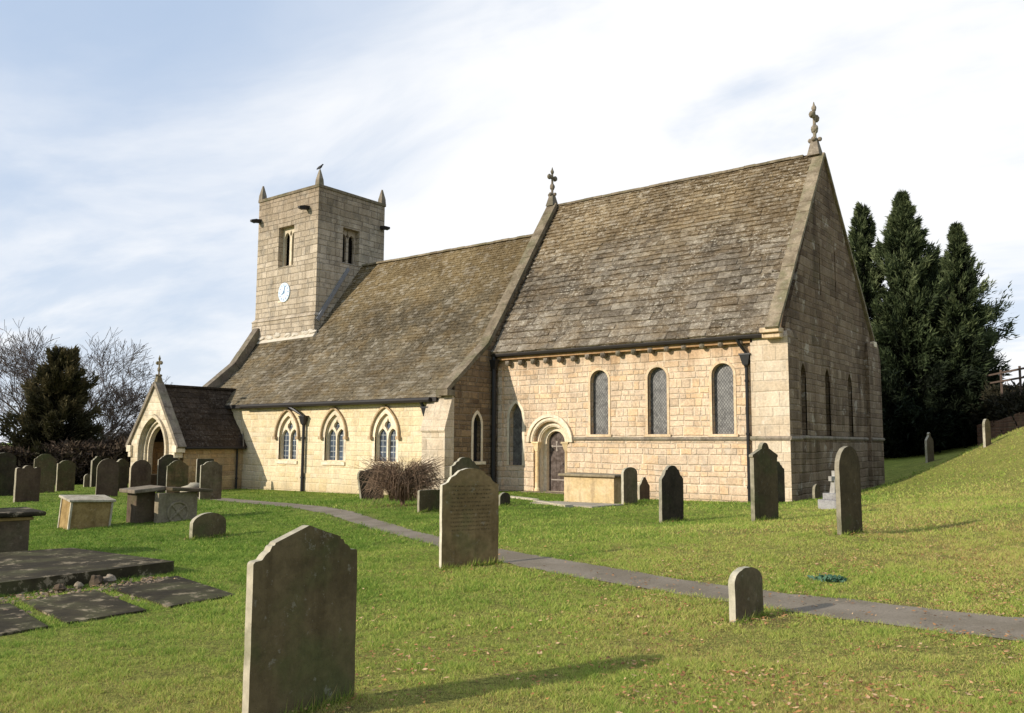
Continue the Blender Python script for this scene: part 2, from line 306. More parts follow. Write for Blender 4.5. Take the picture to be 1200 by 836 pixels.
def empty(name, loc, rz=0, world=False):
    o = bpy.data.objects.new(name, None); COL.objects.link(o); o.location = loc; o.rotation_euler = (0, 0, rz); o.empty_display_size = .2
    if world: o['world_children'] = 1
    return o

# wall plate: map (u, z, depth) -> world;  'S' faces south (u=x, plane y), 'E' faces east (u=y, plane x), 'W','N' likewise
def mapper(face, p):
    return {'S': lambda u, z, d: (u, p+d, z), 'E': lambda u, z, d: (p-d, u, z), 'N': lambda u, z, d: (u, p-d, z), 'W': lambda u, z, d: (p+d, u, z)}[face]
def plate(mb, mp, outline, holes=(), depth=.5, hd=None, mi=0, back=False, rmi=None):
    loops = [outline]+list(holes); V = [[Vector((q[0], q[1], 0)) for q in l] for l in loops]
    tr = tessellate_polygon(V); flat = [q for l in loops for q in l]
    mb.add([mp(q[0], q[1], 0) for q in flat], [tuple(t) for t in tr], mi)
    if back: mb.add([mp(q[0], q[1], depth) for q in flat], [tuple(t)[::-1] for t in tr], mi)
    n = len(outline); mb.add([mp(*q, 0) for q in outline]+[mp(*q, depth) for q in outline], [(i, (i+1) % n, n+(i+1) % n, n+i) for i in range(n)], mi)
    for j, h in enumerate(holes):
        dd = hd[j] if hd else depth; n = len(h)
        mb.add([mp(*q, 0) for q in h]+[mp(*q, dd) for q in h], [(i, n+i, n+(i+1) % n, (i+1) % n) for i in range(n)], mi if rmi is None else rmi)
def arch(cx, w, z0, zs, rise=None, pointed=False, n=10):
    """closed loop: sill z0, springing z0..zs, half width w/2"""
    h = w/2; pts = [(cx-h, z0), (cx+h, z0)]
    if not pointed:
        rr = rise or h; pts += [(cx+h*math.cos(a), zs+rr*math.sin(a)) for a in [math.pi*i/(2*n) for i in range(2*n+1)]]
    else:
        rise = rise or w*.75; r_ = (h*h+rise*rise)/(2*h); cxr = cx+h-r_; a1 = math.atan2(rise, cx-cxr)
        pts += [(cxr+r_*math.cos(a1*i/n), zs+r_*math.sin(a1*i/n)) for i in range(n+1)]
        cxl = cx-h+r_; pts += [(cxl-r_*math.cos(a1*i/n), zs+r_*math.sin(a1*i/n)) for i in range(n-1, -1, -1)]
    return pts
def arch_line(cx, w, z0, zs, **k): a = arch(cx, w, z0, zs, **k); return a[1:]+[a[0]]
def band(mb, mp, inner, outer, d0, d1, mi=0):
    n = len(inner)
    for i in range(n-1):
        q = [inner[i], outer[i], outer[i+1], inner[i+1]]
        mb.prism([mp(*p, d0) for p in q], [mp(*p, d1) for p in q], mi)
def fill(mb, mp, loop, d, mi=0):
    tr = tessellate_polygon([[Vector((q[0], q[1], 0)) for q in loop]]); mb.add([mp(*q, d) for q in loop], [tuple(t) for t in tr], mi)

def slates(mb, o, ud, sd, U, S, e0, e1, w0, w1, keep=None, th=.03, rnd=random):
    o, ud, sd = Vector(o), Vector(ud).normalized(), Vector(sd).normalized(); n = ud.cross(sd).normalized()
    if n.z < 0: n = -n
    s = 0
    while s < S:
        f = s/S; e = (e0*(1-f)+e1*f)*rnd.uniform(.9, 1.1); u = -rnd.uniform(0, w0)
        top = min(s+e*1.15, S+.03)
        while u < U:
            w = (w0*(1-f)+w1*f)*rnd.uniform(.6, 1.45); a, b = max(u, 0), min(u+w-.006, U)
            if b-a > .04 and (keep is None or keep((a+b)/2, s+e/2)):
                t = th*rnd.uniform(.6, 1.5); j = rnd.uniform(-.014, .014); k = rnd.uniform(-.008, .008); l = rnd.uniform(0, .010)
                s0 = max(s+j, -.04)
                P = [o+ud*a+sd*s0+n*(t+k+.004), o+ud*b+sd*(s0+rnd.uniform(-.01,.01))+n*(t-k+.004), o+ud*b+sd*top+n*(.004+l), o+ud*a+sd*top+n*(.004+l), o+ud*a+sd*s0+n*-.01, o+ud*b+sd*s0+n*-.01, o+ud*b+sd*top+n*-.01, o+ud*a+sd*top+n*-.01]
                mb.add(P, [(0,1,2,3),(4,5,1,0),(5,6,2,1),(4,0,3,7)], 0, rnd.random())
            u += w
        s += e
def sheet(mb, pts, mi=0): mb.add(pts, [tuple(range(len(pts)))], mi, .3)
def coping(mb, xa, xb, path, t, seg=.8, mi=0, plane='x', below=.05):
    """stones laid along a path [(y,z)...] between x=xa and x=xb (plane 'x'), slab thickness t"""
    for (p, q) in zip(path[:-1], path[1:]):
        a, b = Vector(p), Vector(q); L = (b-a).length; n = max(1, round(L/seg)); d = (b-a)/L; nn = Vector((-d.y, d.x)); nn = nn if nn.y > 0 else -nn
        for i in range(n):
            A, B = a+d*(L*i/n+.004), a+d*(L*(i+1)/n-.004); jt = random.uniform(-.012, .012)
            lo = [A-nn*below, B-nn*below, B+nn*(t+jt), A+nn*(t+jt)]
            f = (lambda x, v: (x, v[0], v[1])) if plane == 'x' else (lambda y, v: (v[0], y, v[1]))
            mb.prism([f(xa, v) for v in lo], [f(xb, v) for v in lo], mi)

# ================================================================== CHURCH
CH = empty('church', (-12, 0, -.1), world=True)
tag(CH, 'old stone parish church with square tower, long slate roofs, porch and tall east gable', 'church')
def part(mb, name, mat, parent=CH, **k): return mb.build(name, mat, parent, **k)
ZB = -.7
# ---- chancel south wall
S = mapper('S', .2)
ch_win = [(-7.02, .76), (-4.67, .74), (-2.27, .76)]
holes = [arch(c, w, 2.08, 4.03, n=8) for c, w in ch_win]
low = arch(-10.83, .62, .9, 2.75, rise=.56, pointed=True, n=6); holes.append(low)
DC = -9.2
door_hole = arch(DC, 1.55, -.08, 1.80, n=12); holes.append(door_hole)
mb = MB(); outline = [(-11.9, ZB), (-.9, ZB), (-.9, 5.25), (-11.9, 5.25)]
plate(mb, S, outline, holes, .5, [.22]*3+[.26, .22])
mb.bb(-11.62, -11.42, .07, .2, ZB, 4.72)                       # thin corner pilaster
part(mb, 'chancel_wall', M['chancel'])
for c, w in ch_win:
    lp = arch(c, w, 2.08, 4.03, n=8); mb = MB()
    li = arch_line(c, w, 2.08, 4.03, n=8); lo = arch_line(c, w+.17, 2.08, 4.03, n=8)
    band(mb, S, li, lo, -.022, .05)
    mb.bb(c-w/2-.14, c+w/2+.14, .14, .2, 1.992, 2.078)          # sill
    fr = part(mb, 'window', M['surround'])
    g = MB(); fill(g, S, lp, .2)
    g.build('glass', M['glass_chancel'], fr)
mb = MB(); band(mb, S, arch_line(-10.83, .62, .9, 2.75, rise=.56, pointed=True, n=6), arch_line(-10.83, .86, .9, 2.75, rise=.68, pointed=True, n=6), -.008, .04)
fr = part(mb, 'low_side_window', M['dress']); g = MB(); fill(g, S, low, .24); g.build('glass', M['glass_chancel'], fr)
# strings, corbels, eaves
mb = MB()
def profile_string(mb, a, b, z, out=.07, h=.13, face='S', p=.2):
    mp = mapper(face, p); pr = [(0, z), (0, z+h), (-out*.4, z+h), (-out, z+h*.45), (-out*.5, z)]
    mb.prism([mp(a, q[1], q[0]) for q in pr], [mp(b, q[1], q[0]) for q in pr])
profile_string(mb, -8.12, -1.2, 1.86)
profile_string(mb, -1.27, .06, 1.88, face='S', p=0.)
profile_string(mb, -.06, 1.0, 1.88, face='E', p=0.)
profile_string(mb, .9, 9.05, 1.92, face='E', p=-.15)
profile_string(mb, 9.0, 10.78, 1.92, face='E', p=0.)
part(mb, 'string_course', M['dark_coping'])
cb = MB(); cb.prism([(-.085, .2, 0), (-.085, -.02, .03), (-.085, -.03, .17), (-.085, .2, .2)], [(.085, .2, 0), (.085, -.02, .03), (.085, -.03, .17), (.085, .2, .2)])
cb.blob((0, .02, .06), (.095, .12, .10), jit=.12)
c0 = cb.build('corbel', M['dark_coping'], CH); c0.location = (-11.11+12, 0, 4.78+.1)
for x, z in [(-10.48,4.78),(-9.88,4.79),(-9.28,4.79),(-8.65,4.79),(-8.04,4.80),(-7.41,4.83),(-6.75,4.85),(-6.11,4.87),(-5.49,4.89),(-4.83,4.91),(-4.2,4.92),(-3.55,4.93),(-2.89,4.94),(-2.23,4.95),(-1.55,4.96)]:
    c = c0.copy(); COL.objects.link(c); c.parent = CH; c.location = (x+12, 0, z+.1)
mb = MB(); mb.bb(-11.75, -1.15, -.0, .2, 5.0, 5.2); part(mb, 'corbel_table', M['eave_shade'])
mb = MB(); mb.tube([(-11.7, -.13, 5.2), (-.75, -.13, 5.2)], .095, 8); mb.bb(-11.7, -.75, -.10, .16, 5.20, 5.27); part(mb, 'gutter', M['gutter'])
# ---- Norman doorway
mb = MB()
def ring(w1, w2, d0, d1, zs=1.80, n=12, z0=-.08):
    band(mb, S, arch_line(DC, w1, z0, zs, n=n), arch_line(DC, w2, z0, zs, n=n), d0, d1)
# recessed orders (wall plates with holes)
plate(mb, mapper('S', .42), arch(DC, 1.56, -.08, 1.80, n=12), [arch(DC-.02, 1.16, -.07, 1.80, n=12)], .2)
plate(mb, mapper('S', .62), arch(DC-.02, 1.17, -.075, 1.80, n=12), [arch(DC-.04, .84, -.06, 1.80, n=12)], .25)
a1 = [(DC+.86*math.cos(t), 1.80+.86*math.sin(t)) for t in [math.pi*i/16 for i in range(17)]]
mb.tube([S(q[0], q[1], .02) for q in a1], .075, 8)               # roll moulding
a2 = [(DC-.02+.66*math.cos(t), 1.80+.66*math.sin(t)) for t in [math.pi*i/16 for i in range(17)]]
mb.tube([S(q[0], q[1], .22) for q in a2], .06, 8)
a3 = [[(DC+r_*math.cos(t), 1.80+r_*math.sin(t)) for t in [math.pi*i/16 for i in range(17)]] for r_ in (.93, 1.05)]
band(mb, S, a3[0], a3[1], -.10, .02)                             # hood mould
part(mb, 'doorway_arch', M['dress'])
for sx in (-1, 1):
    x = DC+sx*.68; mb = MB(); mb.lathe((x, .31, -.08), [(.11, 0), (.11, .1), (.075, .16), (.07, 1.5), (.09, 1.53), (.075, 1.56)], 10)
    mb.prism([(x-.07, .24, 1.48), (x+.07, .24, 1.48), (x+.07, .38, 1.48), (x-.07, .38, 1.48)], [(x-.13, .17, 1.74), (x+.13, .17, 1.74), (x+.13, .42, 1.74), (x-.13, .42, 1.74)])
    mb.bb(x-.16, x+.16, .14, .43, 1.742, 1.81); part(mb, 'jamb_shaft', M['dress_orange'])
mb = MB(); Dm = mapper('S', .80)
for i in range(5): 
    x0 = DC-.46+i*.17; mb.bb(x0, x0+.163, .80, .85, -.08, 2.25)
dr = part(mb, 'door', M['door'])
for z in (.35, 1.62):
    g = MB(); g.bb(DC-.34, DC+.36, .775, .797, z, z+.045); 
    if z > 1: g.bb(DC-.12, DC-.07, .773, .797, z-.13, z+.17); g.blob((DC-.095, .785, z+.17), (.05, .015, .05), jit=0); g.blob((DC-.095, .785, z-.13), (.05, .015, .05), jit=0); g.blob((DC-.30, .785, z+.02), (.05, .015, .05), jit=0)
    g.build('hinge', M['hinge'], dr)
g = MB(); g.tube([(DC+.22+.05*math.cos(t), .775, .95+.05*math.sin(t)) for t in [i*.785 for i in range(9)]], .009, 5); g.build('ring_handle', M['iron'], dr)
mb = MB(); mb.bb(DC-.95, DC+.95, -.35, .5, -.3, -.055); part(mb, 'door_step', M['coping'])
# ---- east wall and clasping buttresses
E_ = mapper('E', -.15)
lan = [arch(c, .52, 2.06, 3.95, rise=.48, pointed=True, n=6) for c in (1.78, 4.25, 6.9)]
slit = [arch(3.82, .10, 6.98, 8.78, n=3), arch(5.58, .10, 7.0, 8.82, n=3)]
AP = (4.6, 12.32)
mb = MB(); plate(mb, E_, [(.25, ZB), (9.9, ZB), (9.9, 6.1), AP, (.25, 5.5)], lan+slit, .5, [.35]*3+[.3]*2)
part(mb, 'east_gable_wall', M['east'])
for l, c in zip(lan, (1.78, 4.25, 6.9)):
    mb = MB(); band(mb, E_, arch_line(c, .52, 2.06, 3.95, rise=.48, pointed=True, n=6), arch_line(c, .70, 2.06, 3.95, rise=.6, pointed=True, n=6), -.006, .04)
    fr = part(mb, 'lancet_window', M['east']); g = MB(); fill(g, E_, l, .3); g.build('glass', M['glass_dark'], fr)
for s_ in slit: mb = MB(); fill(mb, E_, s_, .25); part(mb, 'vent_slit', M['void'])
def pier(x0, x1, y0, y1, zt, zt2, mat, name='buttress', tops=True):
    mb = MB(); base = [(x0, y0), (x1, y0), (x1, y1), (x0, y1)]
    mb.bb(x0, x1, y0, y1, ZB, zt)
    ins = .07
    mb.prism([(x, y, zt) for x, y in base], [(x0 if x == x0 else x1-ins, y0+.14 if y == y0 else y1-.02, zt2 if y == y0 else zt2+.1) for x, y in base]); return mb
mb = pier(-1.22, 0, 0, .95, 5.14, 5.32, None)
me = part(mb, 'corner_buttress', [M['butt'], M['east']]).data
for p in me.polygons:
    if p.normal.x > .7: p.material_index = 1  # east face takes the darker stone, so its shade is in the colour
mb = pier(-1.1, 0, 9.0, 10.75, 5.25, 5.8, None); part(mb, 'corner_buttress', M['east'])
mb = MB()
mb.box((-.40, -.28, 5.30), (.62, .46, .16)); mb.box((-.40, -.20, 5.14), (.58, .34, .15)); part(mb, 'kneeler', M['surround'], bevel=.03); mb = MB(); mb.box((-.40, 10.3, 5.85), (.72, .4, .22)); part(mb, 'kneeler', M['dress'], bevel=.02)
mb = MB(); coping(mb, -.50, -.07, [(-.55, 5.34), AP, (10.35, 5.95)], .06, .55); part(mb, 'gable_coping', M['coping'], bevel=.012)
# ---- chancel other walls + roof
mb = MB(); plate(mb, mapper('N', 10.1), [(-11.9, ZB), (-.2, ZB), (-.2, 6.0), (-11.9, 6.0)], (), .4); part(mb, 'north_chancel_wall', M['chancel'])
CR = (4.55, 12.30)
mb = MB(); sl = Vector((0, CR[0]+.22, CR[1]-5.24)); sheet(mb, [(-11.75, -.22, 5.24), (-.8, -.22, 5.24), (-.8, *CR), (-11.75, *CR)])
sheet(mb, [(-11.75, 10.4, 5.8), (-11.75, *CR), (-.8, *CR), (-.8, 10.4, 5.8)])
sheet(mb, [(-11.75, -.22, 5.24), (-11.75, .2, 5.24), (-.8, .2, 5.24), (-.8, -.22, 5.24)])
slates(mb, (-11.72, -.24, 5.26), (1, 0, 0), sl, 11.23, sl.length, .36, .165, .42, .24, th=.05)
part(mb, 'chancel_roof', M['slate_chancel'], tint=True)
mb = MB(); 
for i in range(24): mb.box((-11.5+i*.455, CR[0], CR[1]+.04+random.uniform(-.012, .012)), (.45, .30, .09), rot=Matrix.Rotation(random.uniform(-.01, .01), 3, 'Y'))
part(mb, 'ridge_tiles', M['coping'])
# ---- nave / aisle south wall
NS = mapper('S', -2.33); nw = [(-21.58, 1.22), (-18.48, 1.2), (-15.42, 1.2)]
nh = [arch(c, w, .98, 1.98, rise=.93, pointed=True, n=8) for c, w in nw]
mb = MB(); plate(mb, NS, [(-28.49, ZB), (-11.84, ZB), (-11.84, 3.5), (-28.49, 3.5)], nh, .5, [.3]*3)
mb.bb(-28.5, -12.7, -2.36, -2.32, ZB, .42)                        # slight plinth
part(mb, 'nave_wall', M['nave'])
for c, w in nw:
    lp = arch(c, w, .98, 1.98, rise=.93, pointed=True, n=8); mb = MB(); tp = mapper('S', -2.33+.12)
    lt = [arch(c+sx*w*.247, w*.435, 1.0, 1.93, rise=.38, pointed=True, n=5) for sx in (-1, 1)]
    zc = 2.44; dia = [(c, zc-.26), (c+.09, zc-.13), (c+.19, zc-.03), (c+.16, zc+.09), (c+.07, zc+.15), (c, zc+.29), (c-.07, zc+.15), (c-.16, zc+.09), (c-.19, zc-.03), (c-.09, zc-.13)]
    lo = [(c+(q[0]-c)*.985, q[1] if q[1] < 1 else q[1]-.004) for q in lp]
    plate(mb, tp, lo, lt+[dia], .12)
    hi = arch_line(c, w+.30, 1.92, 2.0, rise=1.12, pointed=True, n=8); ho = arch_line(c, w+.46, 1.92, 2.0, rise=1.24, pointed=True, n=8)
    hm_ = MB(); hi = arch_line(c, w+.34, 1.92, 2.0, rise=1.15, pointed=True, n=8); band(hm_, NS, hi, ho, -.11, -.008)
    for sx in (-1, 1): hm_.box((c+sx*(w/2+.19), -2.41, 1.93), (.16, .16, .13))
    band(mb, NS, arch_line(c, w, .98, 1.98, rise=.93, pointed=True, n=8), arch_line(c, w+.28, .98, 1.98, rise=1.1, pointed=True, n=8), -.006, .06)
    mb.prism([(c-w/2-.12, -2.33+.3, 1.0), (c-w/2-.12, -2.39, .93), (c-w/2-.12, -2.39, .80), (c-w/2-.12, -2.33+.3, .80)], [(c+w/2+.12, -2.33+.3, 1.0), (c+w/2+.12, -2.39, .93), (c+w/2+.12, -2.39, .80), (c+w/2+.12, -2.33+.3, .80)])
    fr = part(mb, 'traceried_window', M['dress']); hm_.build('hood_mould', M['hood'], fr); g = MB(); fill(g, NS, lp, .24); g.build('glass', M['glass_nave'], fr)
# buttress at the east end of the aisle wall
mb = MB(); prof = [(-2.83, ZB), (-2.33, ZB), (-2.33, 3.45), (-2.45, 3.45), (-2.83, 2.25)]
mb.prism([(-12.95, y, z) for y, z in prof], [(-11.79, y, z) for y, z in prof])
prof = [(-2.90, 2.20), (-2.86, 2.14), (-2.40, 3.42), (-2.44, 3.55)]
mb.prism([(-12.98, y, z) for y, z in prof], [(-11.76, y, z) for y, z in prof])
part(mb, 'sloping_buttress', M['butt'])
# nave east gable wall
NE_ = mapper('E', -11.8); l = arch(-.98, .44, 1.05, 2.45, rise=.42, pointed=True, n=6)
NP = [(-2.31, ZB), (10.46, ZB), (10.46, 3.9), (9.0, 5.6), (4.4, 12.30), (-.25, 5.58), (-2.31, 3.9)]
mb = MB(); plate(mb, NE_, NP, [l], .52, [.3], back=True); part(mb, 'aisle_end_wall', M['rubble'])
mb = MB(); band(mb, NE_, arch_line(-.98, .44, 1.05, 2.45, rise=.42, pointed=True, n=6), arch_line(-.98, .68, 1.05, 2.45, rise=.56, pointed=True, n=6), -.01, .05); mb.bb(-11.82, -11.7, -1.4, -.55, .93, 1.045)
fr = part(mb, 'lancet_window', M['dress']); g = MB(); fill(g, NE_, l, .2); g.build('glass', M['glass_dark'], fr)
mb = MB(); coping(mb, -12.24, -11.76, [(-2.72, 3.66), (-.28, 5.66), (4.4, 12.36), (9.2, 5.6), (10.9, 3.7)], .11, .7); 
mb.box((-11.98, -2.62, 3.60), (.58, .42, .22))
part(mb, 'gable_coping', M['coping'], bevel=.012)
# nave roof
EV, KK, RG = (-2.58, 3.44), (-.30, 5.48), (3.86, 10.95); XE, XW, XT = -12.20, -28.35, -23.93
mb = MB(); TY = .91
zt = KK[1]+(TY-KK[0])*(RG[1]-KK[1])/(RG[0]-KK[0])
sheet(mb, [(XW, *EV), (XE, *EV), (XE, *KK), (XW, *KK)]); sheet(mb, [(XW, *KK), (XE, *KK), (XE, TY, zt), (XW, TY, zt)]); sheet(mb, [(XT, TY, zt), (XE, TY, zt), (XE, *RG), (XT, *RG)])
sheet(mb, [(XT, *RG), (XE, *RG), (XE, 9.2, 5.4), (XT, 9.2, 5.4)]); sheet(mb, [(XW, 9.2, 5.4), (XE, 9.2, 5.4), (XE, 10.9, 3.5), (XW, 10.9, 3.5)])
a = Vector((0, KK[0]-EV[0], KK[1]-EV[1])); slates(mb, (XW, *EV), (1, 0, 0), a, XE-XW, a.length, .24, .20, .30, .26, th=.03)
b = Vector((0, RG[0]-KK[0], RG[1]-KK[1])); st = (TY-KK[0])/(RG[0]-KK[0])*b.length
slates(mb, (XW, *KK), (1, 0, 0), b, XE-XW, b.length, .20, .16, .26, .22, keep=lambda u, s: s < st-.02 or u > XT-XW+.1, th=.03)
part(mb, 'nave_roof', M['slate_nave'], tint=True)
mb = MB()
for i in range(26): mb.box((XE-.22-i*.445, RG[0], RG[1]+.03+random.uniform(-.012, .012)), (.44, .28, .09))
part(mb, 'ridge_tiles', M['coping'])
mb = MB(); mb.tube([(-24.6, -2.68, 3.36), (-12.7, -2.68, 3.36)], .10, 8); mb.bb(-28.4, -12.45, -2.62, -2.3, 3.30, 3.46); part(mb, 'gutter', M['gutter'])  # box deepens the dark gutter band to take in the eaves shadow
mb = MB(); coping(mb, -28.75, -28.3, [(-2.85, 3.62), (-.45, 5.62), (.9, 7.6)], .20, .9, below=.42); mb.bb(-28.51, -28.3, -2.34, 10.52, ZB, 3.6)
mb.prism([(-28.5, y, z) for y, z in [(-2.33, 3.6), (-.3, 5.5), (.9, 7.2), (.9, 3.6)]], [(-28.3, y, z) for y, z in [(-2.33, 3.6), (-.3, 5.5), (.9, 7.2), (.9, 3.6)]])
part(mb, 'west_verge', M['dark_coping'])
mb = MB(); plate(mb, mapper('N', 10.5), [(-28.47, ZB), (-11.84, ZB), (-11.84, 3.6), (-28.47, 3.6)], (), .4); part(mb, 'north_aisle_wall', M['nave'])
# fillets where roof meets tower
mb = MB(); mb.prism([(-28.5, .93, zt+.12), (-28.5, .66, zt-.22), (-28.5, .93, zt-.3)], [(-23.8, .93, zt+.22), (-23.8, .68, zt-.14), (-23.8, .93, zt-.3)])
for i in range(7): mb.blob((-28.2+i*.7+random.uniform(-.2, .2), .83, zt+.06+random.uniform(-.05, .12)), (.3, .1, .13), jit=.3)
part(mb, 'lime_fillet', M['lime'])
mb = MB(); mb.prism([(-23.90, 2.95, 10.62), (-23.78, 2.95, 10.62), (-23.78, 1.02, 7.72), (-23.90, 1.02, 7.72)], [(-23.90, 2.85, 10.74), (-23.78, 2.85, 10.74), (-23.78, .88, 7.84), (-23.90, .88, 7.84)]); part(mb, 'lead_flashing', M['lead'])
# ---- tower
TX0, TX1, TY0, TY1, TZ = -28.85, -23.93, .91, 5.46, 14.55
TS, TE = mapper('S', TY0), mapper('E', TX1)
sw = [(-27.08, 10.78), (-25.80, 10.78), (-25.80, 12.92), (-27.08, 12.92)]; ew = [(2.55, 10.95), (3.68, 10.95), (3.68, 12.82), (2.55, 12.82)]
mb = MB(); plate(mb, TS, [(TX0, 8.12), (TX1-.003, 8.12), (TX1-.003, TZ), (TX0, TZ)], [sw], .4, [.45]); plate(mb, TE, [(TY0+.02, 8.12), (TY1-.02, 8.12), (TY1-.02, TZ), (TY0+.02, TZ)], [ew], .4, [.45])
plate(mb, mapper('N', TY1), [(TX0+.02, 8.12), (TX1-.006, 8.12), (TX1-.006, TZ), (TX0+.02, TZ)], (), .4); plate(mb, mapper('W', TX0-.004), [(TY0+.004, 8.12), (TY1-.004, 8.12), (TY1-.004, TZ), (TY0+.004, TZ)], (), .4)
mb.bb(TX0-.13, TX1+.06, TY0-.10, TY1+.1, ZB, 8.02)
mb.prism([(TX0-.17, TY0-.15, 8.02), (TX1+.10, TY0-.15, 8.02), (TX1+.10, TY1+.15, 8.02), (TX0-.17, TY1+.15, 8.02)], [(TX0, TY0, 8.2), (TX1, TY0, 8.2), (TX1, TY1, 8.2), (TX0, TY1, 8.2)])
mb.bb(TX1-.02, TX1+.035, TY0+.2, TY1, 8.15, 10.7)
tw = part(mb, 'tower', M['tower'])
mb = MB()
for a_ in ((TX0-.05, TX1+.05, TY0-.05, TY0+.33), (TX0-.05, TX1+.05, TY1-.33, TY1+.05)): mb.bb(*a_, TZ, TZ+.16)
for a_ in ((TX0-.05, TX0+.33, TY0+.335, TY1-.335), (TX1-.33, TX1+.05, TY0+.335, TY1-.335)): mb.bb(*a_, TZ, TZ+.16)
mb.build('parapet', M['coping'], tw, bevel=.02)
mb = MB(); mb.prism([(TX0+.35, TY0+.35, 14.3), (TX1-.35, TY0+.35, 14.3), (TX1-.35, TY1-.35, 14.3), (TX0+.35, TY1-.35, 14.3)], [(-26.5, 3.1, 15.25), (-26.3, 3.1, 15.25), (-26.3, 3.2, 15.25), (-26.5, 3.2, 15.25)]); mb.build('tower_roof', M['slate_porch'], tw)
for x in (TX0+.12, TX1-.12):
    for y in (TY0+.12, TY1-.12):
        mb = MB(); mb.prism([(x-.16, y-.16, TZ+.1), (x+.16, y-.16, TZ+.1), (x+.16, y+.16, TZ+.1), (x-.16, y+.16, TZ+.1)], [(x-.14, y-.14, TZ+.42)]*0 or [(x-.14, y-.14, TZ+.42), (x+.14, y-.14, TZ+.42), (x+.14, y+.14, TZ+.42), (x-.14, y+.14, TZ+.42)])
        mb.prism([(x-.14, y-.14, TZ+.42), (x+.14, y-.14, TZ+.42), (x+.14, y+.14, TZ+.42), (x-.14, y+.14, TZ+.42)], [(x-.03, y-.03, TZ+.95), (x+.03, y-.03, TZ+.95), (x+.03, y+.03, TZ+.95), (x-.03, y+.03, TZ+.95)])
        mb.build('pinnacle', M['dark_coping'], tw)
for mp, (x0, z0), (x1, z1) in ((TS, sw[0], sw[2]), (TE, ew[0], ew[2])):
    mb = MB(); c = (x0+x1)/2; w = x1-x0; m2 = lambda u, z, d, mp=mp: mp(u, z, d+.30)
    plate(mb, m2, [(x0+.004, z0+.004), (x1-.004, z0+.004), (x1-.004, z1-.004), (x0+.004, z1-.004)], [arch(c+sx*w*.235, w*.33, z0+.12, z1-.55, rise=.3, pointed=True, n=5) for sx in (-1, 1)]+[[(c-.1, z1-.35), (c, z1-.5), (c+.1, z1-.35), (c, z1-.15)]], .14)
    mb.prism([mp(x0-.05, z0-.02, -.03), mp(x0-.05, z0+.12, .3), mp(x0-.05, z0-.02, .3)], [mp(x1+.05, z0-.02, -.03), mp(x1+.05, z0+.12, .3), mp(x1+.05, z0-.02, .3)])
    fr = mb.build('belfry_window', M['dress' if mp is TS else 'tower'], tw)
    g = MB()
    for i in range(12): 
        z = z0+.12+i*(z1-z0-.25)/12; g.prism([mp(x0+.02, z, .62), mp(x0+.02, z+.11, .56), mp(x0+.02, z+.12, .58)], [mp(x1-.02, z, .62), mp(x1-.02, z+.11, .56), mp(x1-.02, z+.12, .58)])
    fill(g, mp, [(x0, z0), (x1, z0), (x1, z1), (x0, z1)], .7, 1)
    g.build('louvres', [M['gutter'], M['void']], tw)
mb = MB(); n = 24; cx, cz = -26.42, 9.42; rr = .45; white = plain('clock_white', (.60,.70,.80), .5, var=.08); blue = plain('clock_blue', (.13,.22,.36), .5)
cir = [(cx+rr*math.cos(i*2*math.pi/n), cz+rr*1.12*math.sin(i*2*math.pi/n)) for i in range(n)]
mb.prism([TS(*q, -.06) for q in cir], [TS(*q, 0) for q in cir])
for i in range(12):
    a_ = i*math.pi/6; mb.box(TS(cx+.34*math.sin(a_), cz+.38*math.cos(a_), -.063), (.035, .012, .11), rot=Matrix.Rotation(a_, 3, 'Y'), mi=1)
mb.box(TS(cx-.06, cz-.04, -.07), (.045, .012, .28), rot=Matrix.Rotation(-2.2, 3, 'Y'), mi=1); mb.box(TS(cx+.04, cz+.14, -.075), (.035, .012, .38), rot=Matrix.Rotation(.3, 3, 'Y'), mi=1); mb.box(TS(cx, cz, -.066), (.12, .01, .12), mi=1)
mb.build('clock', [white, blue], tw)
mb = MB(); mb.bb(-26.95, -26.2, .885, .92, 8.92, 9.02); mb.build('clock_ledge', M['dress'], tw)
for mp, u, z in ((TS, -24.75, 13.62), (TS, -29.0+.28, 13.55), (TE, 5.25, 13.35)):
    mb = MB(); q = lambda d, s: [mp(u+a_*s, z+b_*s-d*.15, -d) for a_, b_ in ((-.11, -.11), (.11, -.11), (.13, .08), (-.13, .08))]
    mb.prism(q(-.1, 1), q(.3, .95)); mb.prism(q(.3, 1.15), q(.58, .6)); mb.build('waterspout', M['gutter'], tw)
# ---- porch
PXc, PW, PY = -26.65, 1.85, -5.75
PS = mapper('S', PY); po = arch(PXc+.05, 2.14, ZB, 1.35, rise=1.42, pointed=True, n=10)
mb = MB(); plate(mb, PS, [(PXc-PW, ZB), (PXc+PW, ZB), (PXc+PW, 1.78), (PXc, 4.28), (PXc-PW, 1.78)], [po], .22, back=False)
pi_ = arch(PXc+.05, 1.62, ZB, 1.35, rise=1.08, pointed=True, n=10)
plate(mb, mapper('S', PY+.22), arch(PXc+.05, 2.2, ZB, 1.35, rise=1.46, pointed=True, n=10), [pi_], .22, back=True)
mb.bb(PXc-PW-.02, PXc-PW+.42, PY-.02, PY+.4, ZB, .55); mb.bb(PXc+PW-.42, PXc+PW+.02, PY-.02, PY+.4, ZB, .55)
hi = arch_line(PXc+.05, 2.20, .7, 1.35, rise=1.46, pointed=True, n=10); ho = arch_line(PXc+.05, 2.44, .7, 1.35, rise=1.62, pointed=True, n=10); band(mb, PS, hi, ho, -.12, .02)
a1 = arch_line(PXc+.05, 1.95, ZB, 1.35, rise=1.3, pointed=True, n=10); mb.tube([PS(q[0], q[1], .17) for q in a1], .06, 6)
part(mb, 'porch_front', M['porch'])
mb = MB(); mb.bb(PXc+PW-.35, PXc+PW-.02, PY+.4, -2.3, ZB, 1.72); mb.bb(PXc-PW+.02, PXc-PW+.35, PY+.4, -2.3, ZB, 1.72)
